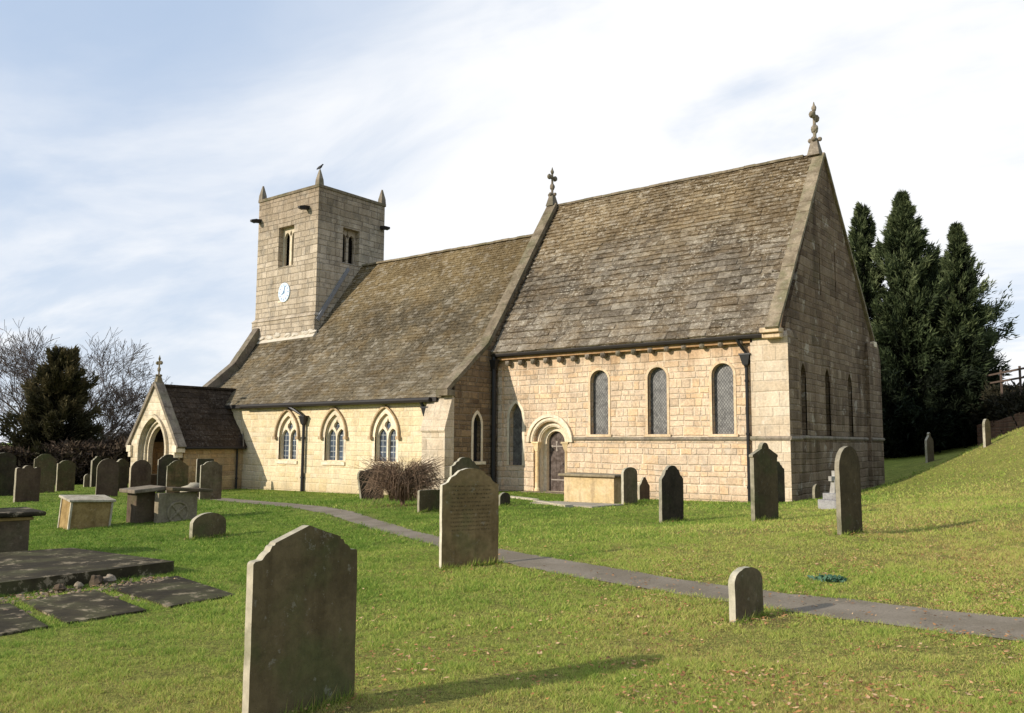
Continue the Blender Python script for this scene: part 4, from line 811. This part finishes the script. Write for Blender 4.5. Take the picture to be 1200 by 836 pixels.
for s_ in ST: soil += np.clip(1-np.hypot(gxv-s_[1], gyv-s_[2])/.55, 0, 1)*.9
G.data.attributes.new('soil', 'FLOAT', 'POINT').data.foreach_set('value', np.clip(soil, 0, 1).astype(np.float32))

# grass blades -------------------------------------------------------
CAM = np.array([9.3125, -26.1169]); yaw = .6582; FD = np.array([-math.sin(yaw), math.cos(yaw)]); RT = np.array([math.cos(yaw), math.sin(yaw)])
slabs_q = [[(-1.15,-22.6),(-1.17,-19.80),(-4.44,-19.60),(-4.9,-21.9)],[(1.05,-21.18),(.98,-20.34),(-.80,-19.98),(-.75,-20.93)],[(1.08,-22.22),(1.05,-21.42),(-.62,-21.12),(-.60,-21.92)],[(1.12,-23.2),(1.12,-22.40),(-.55,-22.06),(-.55,-22.9)],[(-4.9,-6.9),(-2.6,-7.3),(-2.5,-5.9),(-4.8,-5.75)]]
def vnoise(x, y, sc_, sd=0):
    X = x/sc_+sd*7.31; Y = y/sc_+sd*3.17; i = np.floor(X).astype(int); j = np.floor(Y).astype(int); fx, fy = X-i, Y-j; fx = fx*fx*(3-2*fx); fy = fy*fy*(3-2*fy)
    def hs(a, b): v_ = np.sin(a*127.1+b*311.7+sd*74.7)*43758.5453; return v_-np.floor(v_)
    return (hs(i, j)*(1-fx)+hs(i+1, j)*fx)*(1-fy)+(hs(i, j+1)*(1-fx)+hs(i+1, j+1)*fx)*fy
def blades(nn, d0, d1, h, w, sd):
    r_ = np.random.default_rng(sd); d = d0*(d1/d0)**r_.random(nn) if d1/d0 > 1.9 else r_.uniform(d0, d1, nn)
    s = r_.uniform(-.66, .66, nn)*d; x = CAM[0]+FD[0]*d+RT[0]*s; y = CAM[1]+FD[1]*d+RT[1]*s
    cl = (vnoise(x, y, .10, 1)*.45+vnoise(x, y, .32, 2)*.35+vnoise(x, y, 1.3, 3)*.2)*4-2; pt = vnoise(x, y, .9, 5)*.6+vnoise(x, y, 3.4, 6)*.4; kp = r_.random(nn) < .74+.5*cl
    kp &= pathdist(x, y) > r_.uniform(-.07, .05, nn); kp &= ~((x > -12.9) & (y > -2.9)) | ((x > .15)) | (x < -29) | ((x > -11.5) & (y < -.05)); kp &= ~((x < -12.9) & (y > -2.5)) & ~((x < -24.6) & (x > -28.6) & (y > -5.8))
    kp &= (x < 0.05) | (y < 14)
    for q in slabs_q: kp &= ~in_quad(x, y, q)
    kp &= ~(in_quad(x, y, SOILQ) & (r_.random(nn) > .10+.5*(vnoise(x, y, .3, 8) > .62)))
    x, y, d = x[kp], y[kp], d[kp]; n = len(x); z = height(x, y)
    a = r_.uniform(0, 2*math.pi, n); hh = h*r_.uniform(.5, 1.5, n)*np.clip(1+.7*cl[kp], .5, 2.2); ww = w*r_.uniform(.7, 1.3, n); le = hh*r_.uniform(.3, 1.8, n); la = r_.uniform(0, 2*math.pi, n)
    b0 = np.c_[x-np.cos(a)*ww, y-np.sin(a)*ww, z-.004]; b1 = np.c_[x+np.cos(a)*ww, y+np.sin(a)*ww, z-.004]; tp = np.c_[x+np.cos(la)*le, y+np.sin(la)*le, z+hh]
    v = np.stack([b0, b1, tp], 1).reshape(-1, 3); t = np.clip(r_.normal(.40, .19, n)+.24*np.clip((x-0)/5, -1, 1)-.10*cl[kp]+.55*(pt[kp]-.5), 0, 1)
    return v, np.repeat(t, 3)
vs, ts = [], []
for arg in ((420000, 3.9, 8, .021, .0026, 1), (360000, 8, 14, .026, .0042, 2), (150000, 14, 22, .032, .007, 3), (90000, 22, 44, .042, .013, 4)):
    v, t = blades(*arg); vs.append(v); ts.append(t)
for s_ in ST:
    dd_ = math.hypot(s_[1]-CAM[0], s_[2]-CAM[1])
    if dd_ > 24: continue
    nn = int(900*s_[5]/.7); r_ = np.random.default_rng(int(dd_*100)); al = R(s_[4]); lw, lt = s_[5]/2, s_[7]/2; p_ = r_.uniform(-lw-.05, lw+.05, nn); sg = np.where(r_.random(nn) < .5, -1, 1); q_ = sg*(lt+.004+np.abs(r_.normal(0, .022, nn)))
    x = s_[1]+math.sin(al)*p_+math.cos(al)*q_; y = s_[2]+math.cos(al)*p_-math.sin(al)*q_; z = height(x, y); a = r_.uniform(0, 6.28, nn); w_ = .0028 if dd_ < 9 else .005
    hh = np.clip(r_.gamma(3, .017, nn), .02, .12)*(.5+vnoise(x, y, .12, 4)); le = hh*r_.uniform(.1, .8, nn); la = np.arctan2(-math.sin(al)*q_, math.cos(al)*q_)+r_.normal(0, .7, nn)
    vs.append(np.stack([np.c_[x-np.cos(a)*w_, y-np.sin(a)*w_, z-.005], np.c_[x+np.cos(a)*w_, y+np.sin(a)*w_, z-.005], np.c_[x+np.cos(la)*le, y+np.sin(la)*le, z+hh]], 1).reshape(-1, 3)); ts.append(np.repeat(np.clip(r_.normal(.42, .22, nn), 0, 1), 3))
v = np.concatenate(vs); t = np.concatenate(ts)
N = NT('grass_blade'); tt = N.attr('tint')[2]
c = N.cramp(tt, [(0, (.10,.19,.022)), (.35, (.24,.35,.055)), (.6, (.44,.49,.10)), (.78, (.58,.54,.16)), (.9, (.54,.39,.17)), (1, (.38,.23,.10))])
gm = N.out(c, .7, spec=.2, trans=.35)
o = raw('grass', v, np.arange(len(v)).reshape(-1, 3), gm, t); tag(o, 'short sunlit winter grass covering the churchyard', 'grass', kind='stuff')

# fallen leaves and twigs --------------------------------------------
n = 24000; r_ = np.random.default_rng(5); d = r_.uniform(4.2, 17, n); s = r_.uniform(-.25, .68, n)*d; x = CAM[0]+FD[0]*d+RT[0]*s; y = CAM[1]+FD[1]*d+RT[1]*s
_k = r_.random(n) < np.clip((vnoise(x, y, 1.1, 9)*.6+vnoise(x, y, .4, 10)*.4-.42)*4, .03, 1)*np.clip((x-2)/4, .12, 1); x, y = x[_k], y[_k]
x2 = r_.normal(-.85, .25, 160); y2 = r_.uniform(-23, -20, 160); x3 = r_.normal(-6.9, 1., 200); y3 = r_.normal(-9.8, .8, 200); x = np.r_[x, x2, x3]; y = np.r_[y, y2, y3]; xs, ys = [], []
for s_ in ST:
    if math.hypot(s_[1]-CAM[0], s_[2]-CAM[1]) < 19: xs.append(r_.normal(s_[1], .17, 90)); ys.append(r_.normal(s_[2], s_[5]*.42, 90))
x = np.concatenate([x]+xs); y = np.concatenate([y]+ys); n = len(x); z = height(x, y)+r_.uniform(.012, .035, n)
kp = (pathdist(x, y) > 0) | (r_.random(n) > .75); x, y, z = x[kp], y[kp], z[kp]; n = len(x)
a = r_.uniform(0, 6.28, n); L = r_.uniform(.009, .027, n); ca, sa = np.cos(a), np.sin(a)
q = np.stack([np.c_[x-ca*L, y-sa*L, z], np.c_[x-sa*L*.5, y+ca*L*.5, z+r_.uniform(-.004, .01, n)], np.c_[x+ca*L, y+sa*L, z+r_.uniform(0, .014, n)], np.c_[x+sa*L*.5, y-ca*L*.5, z+r_.uniform(-.004, .008, n)]], 1).reshape(-1, 3)
N = NT('dead_leaf'); c = N.cramp(N.attr('tint')[2], [(0, (.16,.075,.03)), (.6, (.42,.20,.075)), (1, (.60,.40,.22))]); lm = N.out(c, .8, spec=.2)
o = raw('fallen_leaves', q, np.arange(n*4).reshape(-1, 4), lm, np.repeat(r_.random(n), 4)); tag(o, 'dry brown leaves scattered on the grass', 'leaves', kind='stuff')
rc = MB(); q_ = random.Random(12)
for i in range(420):
    t_ = q_.random(); x_ = q_.choice([q_.gauss(-.88, .14), q_.gauss(-.6, .1), q_.gauss(.0, .5)]); y_ = q_.uniform(-23, -20.1)
    if x_ > -.5 and abs(y_+21.08) > .14 and abs(y_+22.28) > .14: x_ = q_.gauss(-.86, .12)
    r0 = q_.uniform(.012, .04); rc.blob((x_, y_, gh(x_, y_)+r0*.3), (r0, r0*q_.uniform(.6, 1), r0*.6), jit=.3, n1=4, n2=5)
o = rc.build('rubble', stone('brown_rubble', (.20,.14,.09), (.34,.26,.18), lam=.1, green=.05, local=False), None, fixn=False); tag(o, 'small brown stone chips and soil between the sunken ledger slabs', 'rubble', kind='stuff')
# bluish weeds beyond the path, left of the small footstone's right side
def tuft(x, y, r0, n, h, mat, label, sd):
    q = random.Random(sd); mb = MB(); z = 0
    for i in range(n):
        a = q.uniform(0, 6.28); rr = r0*math.sqrt(q.random()); bx, by = rr*math.cos(a), rr*math.sin(a)*.8; l = q.uniform(.4, 1.2)*h; b = q.uniform(0, 6.28)
        mb.add([(bx-.012, by, 0), (bx+.012, by, 0), (bx+math.cos(b)*l*.5+.012, by+math.sin(b)*l*.5, l*.7), (bx+math.cos(b)*l, by+math.sin(b)*l, l*.55)], [(0, 1, 2), (0, 2, 3)])
    o = mb.build('weed_clump', mat, None, (x, y, gh(x, y)), fixn=False); return tag(o, label, 'weeds')
wm = plain('blue_green_weed', (.03,.09,.06), .6, c2=(.06,.13,.07)); 
tuft(6.02, -15.75, .20, 90, .07, wm, 'low clump of blue green weeds just beyond the path', 1)
tuft(-2.0, -17.2+.0, .16, 60, .06, wm, 'small dark green weed rosette in the lawn left of the inscribed headstone', 2)

# ================================================================== TREES
def leafmat(name, cols, trans=.2):
    N = NT(name); t = N.attr('tint')[2]; c = N.cramp(t, [(i/(len(cols)-1), q) for i, q in enumerate(cols)]); return N.out(c, .75, spec=.15, trans=trans)
bark = stone('bark', (.07,.05,.035), (.11,.085,.06), lam=.1, green=.2, sc_=4)
def conifer(name, x, y, H, Rm, label, group, mat, n=9000, sd=1, base=.3, taper=1., droop=.0, width_noise=.22, sprayL=.55, cat='tree', z0=None, tip=.0):
    r_ = np.random.default_rng(sd); z0 = gh(x, y) if z0 is None else z0
    root = empty(name, (x, y, z0)); tag(root, label, cat, group)
    mb = MB(); mb.tube([(0, 0, -.4), (.05, 0, H*.3), (0, .05, H*.7), (0, 0, H*.97)], [.28*Rm/2.5, .22*Rm/2.5, .1, .02], 8)
    for i in range(26):
        f = .1+.85*i/26; a = i*2.4; rr = Rm*(1-f)**.8*.75; mb.tube([(0, 0, H*f), (math.cos(a)*rr*.5, math.sin(a)*rr*.5, H*f+.1), (math.cos(a)*rr, math.sin(a)*rr, H*f+rr*.35)], [.05, .035, .01], 4)
    mb.build('trunk', bark, root)
    nb = max(120, n//230); f = np.sort(r_.random(nb))**1.1; az = r_.uniform(0, 2*math.pi, nb)
    Lb = Rm*np.clip(1-f, 0, 1)**taper*np.clip(.72+f*2.6, 0, 1)*np.clip(r_.normal(.84, .22+width_noise*.3, nb), .35, 1.4)*(1+width_noise*.5*np.sin(az*2+f*9+sd))+.12
    rise = r_.uniform(.25, .75, nb)*(.6+f); bt_ = r_.normal(0, .16, nb); V = []; T = []; m = n//nb
    for i in range(nb):
        u = r_.random(m)**.65; u[:m//3] = r_.uniform(.75, 1.05, m//3); side = r_.normal(0, .20, m)*(1.15-u)*Lb[i]*.8+r_.normal(0, .06, m); a = az[i]; L0 = Lb[i]
        rad = u*L0; zz = f[i]*H*.985+rise[i]*rad*(.35+.65*u)-.18*u*L0+r_.normal(0, .08+.05*L0, m)
        c = np.c_[np.cos(a)*rad-np.sin(a)*side, np.sin(a)*rad+np.cos(a)*side, zz]
        d = np.c_[np.full(m, np.cos(a)), np.full(m, np.sin(a)), np.full(m, rise[i]*1.3)]+r_.normal(0, .5, (m, 3)); d /= np.linalg.norm(d, axis=1)[:, None]
        L = sprayL*r_.uniform(.35, 1., m)*(.65+.35*(1-f[i])); s = np.cross(d, r_.normal(0, 1, (m, 3))); s /= np.linalg.norm(s, axis=1)[:, None]; w = L*r_.uniform(.08, .17, m)
        V.append(np.stack([c-s*w[:, None], c+s*w[:, None]+d*(L*.25)[:, None], c+d*L[:, None]], 1).reshape(-1, 3)); T.append(np.repeat(np.clip((.02+.80*u**2.2+bt_[i]+r_.normal(0, .1, m))*(.12+.88*min(1, f[i]*1.9)), 0, 1), 3))  # tint darkens inner and lower sprays, painting the shade within the crown
    V = np.concatenate(V); T = np.concatenate(T); raw('crown', V, np.arange(len(V)).reshape(-1, 3), mat, T, root); return root
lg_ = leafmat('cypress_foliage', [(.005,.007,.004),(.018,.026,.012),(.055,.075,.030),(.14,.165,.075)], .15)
gr = 'tall conifers behind the church'
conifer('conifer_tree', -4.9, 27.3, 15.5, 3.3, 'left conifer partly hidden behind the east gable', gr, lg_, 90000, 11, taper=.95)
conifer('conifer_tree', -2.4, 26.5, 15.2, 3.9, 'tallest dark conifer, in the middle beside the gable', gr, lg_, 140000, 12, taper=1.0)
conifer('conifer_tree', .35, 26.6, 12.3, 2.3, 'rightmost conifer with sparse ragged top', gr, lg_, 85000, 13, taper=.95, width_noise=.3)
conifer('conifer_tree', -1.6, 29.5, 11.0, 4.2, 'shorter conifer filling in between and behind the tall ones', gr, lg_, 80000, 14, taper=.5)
ev = leafmat('brown_evergreen_foliage', [(.014,.013,.006),(.038,.034,.015),(.07,.062,.027),(.13,.10,.045)], .15)
conifer('evergreen_tree', -42.0, -3.0, 7.9, 2.5, 'broad brownish green evergreen tree among the bare ones at left', None, ev, 60000, 21, taper=.55, sprayL=.6, z0=-1.0)
hm = leafmat('winter_hedge', [(.015,.010,.007),(.045,.03,.02),(.075,.05,.033),(.10,.075,.05)], .1)
def hedge(name, pts, H, W, n, mat, label, sd, twig=.3):
    r_ = np.random.default_rng(sd); p = np.array(pts, float); d = np.r_[0, np.cumsum(np.hypot(*np.diff(p[:, :2], axis=0).T))]; t = r_.uniform(0, d[-1], n)
    cx_, cy_ = np.interp(t, d, p[:, 0]), np.interp(t, d, p[:, 1]); hh = H*(1+.18*np.sin(t*.9)+.12*np.sin(t*2.3+1)); u = r_.normal(0, W*.3, n); z = hh*r_.random(n)**.7
    root = empty(name, (p[0, 0], p[0, 1], gh(p[0, 0], p[0, 1]))); tag(root, label, 'hedge')
    g = height(cx_, cy_); c = np.c_[cx_+u-p[0, 0], cy_+u*.4-p[0, 1], g+z-gh(p[0, 0], p[0, 1])]; V = []; T = []
    for j in range(5):
        dd = r_.normal(0, 1, (n, 3)); dd[:, 2] = np.abs(dd[:, 2]); dd /= np.linalg.norm(dd, axis=1)[:, None]; s = np.cross(dd, r_.normal(0, 1, (n, 3))); s /= np.linalg.norm(s, axis=1)[:, None]; L = r_.uniform(.1, twig, n); q = c+r_.normal(0, .1, (n, 3))
        V.append(np.stack([q-s*(L*.16)[:, None], q+s*(L*.16)[:, None], q+dd*L[:, None]], 1).reshape(-1, 3)); T.append(np.repeat(np.clip(.3+.4*z/hh+r_.normal(0, .2, n), 0, 1), 3))
    V = np.concatenate(V); raw('foliage', V, np.arange(len(V)).reshape(-1, 3), mat, np.concatenate(T), root)
    mb = MB(); ll = [(q[0]-p[0, 0], q[1]-p[0, 1]) for q in p]
    for a_, b_ in zip(ll[:-1], ll[1:]):
        m_ = Vector(((a_[0]+b_[0])/2, (a_[1]+b_[1])/2, H*.3)); L = math.hypot(b_[0]-a_[0], b_[1]-a_[1]); mb.box(m_, (L, W*.35, H*.9), rz=math.atan2(b_[1]-a_[1], b_[0]-a_[0]))
    mb.build('dark_core', M['void'], root)  # black boxes stand in for the shaded inside of the hedge
    return root
hedge('hedge', [(-46, -16, 0), (-41, -8, 0), (-38.5, -1, 0), (-36, 5, 0), (-34, 10, 0)], 1.9, 2.0, 30000, hm, 'dark brown winter hedge behind the left group of headstones', 3, .4)

def bare(name, x, y, H, sd, label, spread=.55, z0=None, mat=None):
    q = random.Random(sd); mb = MB(); z0 = gh(x, y) if z0 is None else z0; root = empty(name, (x, y, z0)); tag(root, label, 'tree', 'leafless trees beyond the hedge')
    tr = MB(); cnt = [0]
    def grow(p, d, L, r_, lev):
        pts = [p]; rs = [r_]; k = 3 if lev < 4 else 2; dd = d.copy()
        for i in range(k):
            dd = (dd+Vector((q.gauss(0, .13), q.gauss(0, .13), q.gauss(.05, .08)))).normalized(); pts.append(pts[-1]+dd*L/k); rs.append(max(r_*(1-.38*(i+1)/k), .013))
        (tr if lev == 0 else mb).tube(pts, rs, 7 if lev == 0 else (5 if lev < 3 else 3), cap=False)
        if lev >= 6: return
        nb = {0: 5, 1: 4, 2: 4, 3: 4, 4: 3, 5: 3}[lev]
        for i in range(nb):
            ax = Vector((q.gauss(0, 1), q.gauss(0, 1), q.gauss(0, .4))); ax = (ax-dd*ax.dot(dd)).normalized(); nd = (dd*(1-spread*.5)+ax*spread*q.uniform(.6, 1.3)+Vector((0, 0, .12))).normalized()
            s_ = pts[-1] if i < 2 else pts[q.randint(1, len(pts)-1)]; grow(s_, nd, L*q.uniform(.62, .84), rs[-1]*q.uniform(.6, .8), lev+1)
    grow(Vector((0, 0, -.3)), Vector((q.gauss(0, .04), q.gauss(0, .04), 1)), H*.25, H*.026, 0)
    tr.build('trunk', bt, root, fixn=False); mb.build('branches', bt, root, fixn=False); return root
bt = plain('bare_branch', (.10,.075,.06), .9, c2=(.15,.11,.088), nscale=3)
bare('bare_tree', -52, .5, 14.5, 4, 'leafless tree with spreading crown behind the brown evergreen', .62, -1.3)
bare('bare_tree', -49.8, 2.2, 10.8, 8, 'leafless tree between the evergreen and the porch', .62, -1.2)
bare('bare_tree', -50, -7.5, 13, 15, 'leafless tree cut by the left edge of the picture', .62, -1.3)
bare('bare_tree', -47.5, 5.2, 6.5, 23, 'small leafless tree just left of the porch gable', .6, -1.2)

# leafless shrub beside the path --------------------------------------
def shrub(x, y, label):
    q = random.Random(5); mb = MB(); z = gh(x, y); root = empty('bare_shrub', (x, y, z)); tag(root, label, 'shrub'); tr = MB()
    Rv = Vector((RT[0], RT[1], 0))
    for i in range(7): a = q.uniform(0, 6.28); tr.tube([(0, 0, -.1), (math.cos(a)*.15, math.sin(a)*.15, .35), (math.cos(a)*.35, math.sin(a)*.35, .75)], [.04, .03, .015], 5)
    for i in range(900):
        a = q.uniform(0, 6.28); r0 = q.uniform(.05, .45); R1 = q.uniform(.35, 1.05); h = q.uniform(.45, 1.12); d = Vector((math.cos(a), math.sin(a), 0))
        d = d*(1.0)+Rv*(.35*d.dot(Rv)); p0 = Vector((0, 0, q.uniform(.1, .5)))+d*r0; bend = 1 if q.random() < .55 else -.25
        p1 = p0+d*(R1*.3)+Vector((0, 0, (h-p0.z)*.8)); p2 = p0+d*(R1*.75)+Vector((q.gauss(0, .06), q.gauss(0, .06), h-p0.z)); p3 = p0+d*R1+Vector((q.gauss(0, .08), q.gauss(0, .08), (h-p0.z)*(1-.55*bend*q.random())-.15*bend))
        p4 = p3+d*q.uniform(.03, .2)+Vector((0, 0, -q.uniform(0, .35)*bend)); mb.tube([p0, p1, p2, p3, p4], [.009, .008, .006, .005, .003], 3, cap=False)
        if q.random() < .6:
            e = p2+Vector((q.gauss(0, .12), q.gauss(0, .12), q.gauss(-.02, .12))); mb.tube([p2, e, e+(e-p2)*.5], [.005, .004, .002], 3, cap=False)
    tr.build('stems', tm, root); mb.build('twigs', tm, root, fixn=False); return root
tm = plain('shrub_twig', (.13,.08,.05), .9, c2=(.24,.16,.10), nscale=8)
s_ = shrub(-7.0, -9.75, 'leafless brown weeping shrub beside the path before the nave buttress'); s_.scale = (.66, .66, 1.05)

# right bank: hedge, low wall, fence -----------------------------------
dk = leafmat('dark_bank_foliage', [(.006,.006,.004),(.016,.016,.009),(.03,.028,.014),(.05,.04,.025)], .1)
hedge('bank_hedge', [(-3.5, 30, 0), (.5, 27.5, 0), (2.6, 24.6, 0), (4.9, 20.0, 0), (7.5, 14.5, 0)], 2.1, 1.3, 26000, dk, 'dark overgrown hedge on the bank under the fence at right', 5, .4)
mb = MB(); wp = [(1.3, 24.0), (2.4, 21.9), (3.9, 18.9), (5.9, 14.6)]
for a_, b_ in zip(wp[:-1], wp[1:]):
    za, zb = gh(*a_), gh(*b_); mb.prism([(a_[0], a_[1], za-.5), (b_[0], b_[1], zb-.5), (b_[0]+.3, b_[1]+.3, zb-.5), (a_[0]+.3, a_[1]+.3, za-.5)], [(a_[0], a_[1], za+1.15), (b_[0], b_[1], zb+1.25), (b_[0]+.3, b_[1]+.3, zb+1.25), (a_[0]+.3, a_[1]+.3, za+1.15)])
o = mb.build('retaining_wall', masonry('red_brown_wall', [(.13,.07,.045),(.18,.10,.065),(.11,.065,.045)], (.15,.11,.08), h=.16, wmin=.25, wmax=.4, stain=.4, moss=.4), None); tag(o, 'low reddish brown retaining wall at the foot of the bank at far right', 'wall')
fo = empty('wooden_fence', (2.0, 26.0, 3.0)); tag(fo, 'post and rail wooden fence on top of the bank at far right', 'fence')
wd = plain('fence_wood', (.09,.06,.045), .85, c2=(.14,.10,.075))
f0, f1 = Vector((1.5, 25.75, 5.45)), Vector((6.9, 13.8, 5.25)); L = (f1-f0).length; an = math.atan2(f1.y-f0.y, f1.x-f0.x)
fp = [f0.lerp(f1, t) for t in (.02, .21, .42, .63, .84)]
for p in fp: mb = MB(); mb.box((p.x-2, p.y-26, p.z-3-.55), (.10, .09, 1.5), rz=an); mb.build('post', wd, fo, bevel=.01)
for dz in (0, -.42):
    mb = MB(); a_, b_ = f0+Vector((-2, -26, -3+dz)), f1+Vector((-2, -26, -3+dz)); o_ = Vector((math.sin(an), -math.cos(an), 0))*.07
    mb.prism([a_+o_, a_-o_*.3, a_-o_*.3+Vector((0, 0, .085)), a_+o_+Vector((0, 0, .085))], [b_+o_, b_-o_*.3, b_-o_*.3+Vector((0, 0, .085)), b_+o_+Vector((0, 0, .085))]); mb.build('rail', wd, fo)

# bird on the tower pinnacle --------------------------------------------
def bird(x, y, z):
    me = bpy.data.meshes.new('bird'); P = [(0,0,0),(.07,0,.03),(.12,0,.085),(.155,0,.12),(.20,0,.12),(-.09,0,-.05),(-.20,0,-.12),(0,.03,-.07),(.01,.035,-.14),(0,-.03,-.07),(.01,-.035,-.14)]
    me.from_pydata(P, [(0,1),(1,2),(2,3),(3,4),(0,5),(5,6),(0,7),(7,8),(0,9),(9,10)], []); o = bpy.data.objects.new('bird', me); COL.objects.link(o); o.location = (x, y, z+.14); o.rotation_euler = (0, 0, R(20))
    m = o.modifiers.new('skin', 'SKIN'); rr = [.07,.06,.035,.042,.008,.055,.02,.014,.007,.014,.007]
    for v, q in zip(me.skin_vertices[0].data, rr): v.radius = (q, q)
    me.skin_vertices[0].data[0].use_root = True; o.modifiers.new('sub', 'SUBSURF').levels = 2; o.modifiers[-1].render_levels = 2
    me.materials.append(plain('black_feathers', (.02,.02,.022), .6)); return tag(o, 'small black bird perched on the nearest tower pinnacle', 'bird')
bird(TX1-.12, TY0+.12, TZ+.95)

# ================================================================== LIGHT, SKY, CAMERA
w = bpy.data.worlds.new('World'); sc.world = w; w.use_nodes = True; nt = w.node_tree; nt.nodes.clear()
sky = nt.nodes.new('ShaderNodeTexSky'); sky.sky_type = 'NISHITA'; sky.sun_disc = False; sky.sun_elevation = ELEV; sky.sun_rotation = math.pi+AZ; sky.air_density = 1.; sky.dust_density = .6
tc = nt.nodes.new('ShaderNodeTexCoord'); sp = nt.nodes.new('ShaderNodeSeparateXYZ'); nt.links.new(tc.outputs['Generated'], sp.inputs[0])
def wm_(op, a, b=None):
    n = nt.nodes.new('ShaderNodeMath'); n.operation = op
    for i, v in enumerate((a, b)):
        if v is None: continue
        if isinstance(v, (int, float)): n.inputs[i].default_value = v
        else: nt.links.new(v, n.inputs[i])
    return n.outputs[0]
zc = wm_('ADD', wm_('MAXIMUM', sp.outputs[2], 0.), .18); cb_ = nt.nodes.new('ShaderNodeCombineXYZ'); nt.links.new(wm_('DIVIDE', sp.outputs[0], zc), cb_.inputs[0]); nt.links.new(wm_('DIVIDE', sp.outputs[1], zc), cb_.inputs[1])
def wnoise(s, d, r, off=0, sx=1):
    mp = nt.nodes.new('ShaderNodeMapping'); mp.inputs['Location'].default_value = (off, off*.7, 0); mp.inputs['Rotation'].default_value = (0, 0, R(35)); mp.inputs['Scale'].default_value = (sx, 1, 1); nt.links.new(cb_.outputs[0], mp.inputs[0])
    n = nt.nodes.new('ShaderNodeTexNoise'); n.inputs['Scale'].default_value = s; n.inputs['Detail'].default_value = d; n.inputs['Roughness'].default_value = r; n.inputs['Distortion'].default_value = .4; nt.links.new(mp.outputs[0], n.inputs['Vector']); return n.outputs[0]
n1, n2 = wnoise(.85, 7, .58, 5.7, .55), wnoise(2.2, 6, .55, 9.3, .6)
mr = nt.nodes.new('ShaderNodeMapRange'); mr.interpolation_type = 'SMOOTHSTEP'; nt.links.new(wm_('ADD', wm_('MULTIPLY', n1, .75), wm_('MULTIPLY', n2, .25)), mr.inputs[0]); mr.inputs[1].default_value = .40; mr.inputs[2].default_value = .52; mr.inputs[3].default_value = .45; mr.inputs[4].default_value = 1.
mx = nt.nodes.new('ShaderNodeMix'); mx.data_type = 'RGBA'; 
dt = nt.nodes.new('ShaderNodeVectorMath'); dt.operation = 'DOT_PRODUCT'; nt.links.new(tc.outputs['Generated'], dt.inputs[0]); dt.inputs[1].default_value = (-.612, .791, 0)
def wr(v, a, b, lo, hi):
    m_ = nt.nodes.new('ShaderNodeMapRange'); m_.interpolation_type = 'SMOOTHSTEP'; nt.links.new(v, m_.inputs[0])
    for i, q in enumerate((a, b, lo, hi)): m_.inputs[i+1].default_value = q
    return m_.outputs[0]
bank = wm_('MULTIPLY', wr(dt.outputs['Value'], -.1, .55, .38, 1.), wr(sp.outputs[2], .55, .85, 1., .35))  # unseen sky behind and overhead made darker to cut ambient fill
dg = nt.nodes.new('ShaderNodeVectorMath'); dg.operation = 'DOT_PRODUCT'; nt.links.new(tc.outputs['Generated'], dg.inputs[0]); dg.inputs[1].default_value = (-0.824, 0.34, 0.454)
gapm = wr(wm_('ADD', dg.outputs['Value'], wm_('MULTIPLY', wm_('SUBTRACT', n2, .5), .22)), .90, 1.02, 1., .25)
nt.links.new(wm_('MULTIPLY', wm_('MULTIPLY', mr.outputs[0], bank), gapm), mx.inputs[0])
sk = nt.nodes.new('ShaderNodeMix'); sk.data_type = 'RGBA'; sk.inputs[0].default_value = .7; nt.links.new(sky.outputs[0], sk.inputs[6]); sk.inputs[7].default_value = (5.4, 7.1, 9.8, 1)
nt.links.new(sk.outputs[2], mx.inputs[6]); mx.inputs[7].default_value = (10.2, 10.3, 10.5, 1)
bg = nt.nodes.new('ShaderNodeBackground'); bg.inputs[1].default_value = .1; nt.links.new(mx.outputs[2], bg.inputs[0]); ow = nt.nodes.new('ShaderNodeOutputWorld'); nt.links.new(bg.outputs[0], ow.inputs[0])

L = bpy.data.lights.new('sun', 'SUN'); L.energy = 5.0; L.angle = R(.5); L.color = (1, .92, .80); lo = bpy.data.objects.new('sun', L); COL.objects.link(lo)
dirv = Vector((math.sin(AZ)*math.cos(ELEV), math.cos(AZ)*math.cos(ELEV), -math.sin(ELEV))); lo.rotation_euler = dirv.to_track_quat('-Z', 'Y').to_euler(); lo.location = (-20, -60, 40)

cam = bpy.data.cameras.new('camera'); cam.sensor_width = 36; cam.lens = 995.755/1200*36; cam.clip_end = 6000; cam.clip_start = .05
co = bpy.data.objects.new('camera', cam); COL.objects.link(co); y_, p_, r_ = .6582, .1026, .0056
F = Vector((-math.sin(y_)*math.cos(p_), math.cos(y_)*math.cos(p_), math.sin(p_))); Rv = Vector((math.cos(y_), math.sin(y_), 0)); U = Rv.cross(F)
R2 = Rv*math.cos(r_)+U*math.sin(r_); U2 = U*math.cos(r_)-Rv*math.sin(r_)
co.matrix_world = Matrix(((R2.x, U2.x, -F.x, 9.3125), (R2.y, U2.y, -F.y, -26.1169), (R2.z, U2.z, -F.z, 1.7183), (0, 0, 0, 1)))
sc.camera = co
sc.view_settings.view_transform = 'Standard'; sc.view_settings.look = 'None'; sc.view_settings.exposure = 0; sc.view_settings.gamma = 1
sc.render.engine = 'CYCLES'; sc.cycles.max_bounces = 6
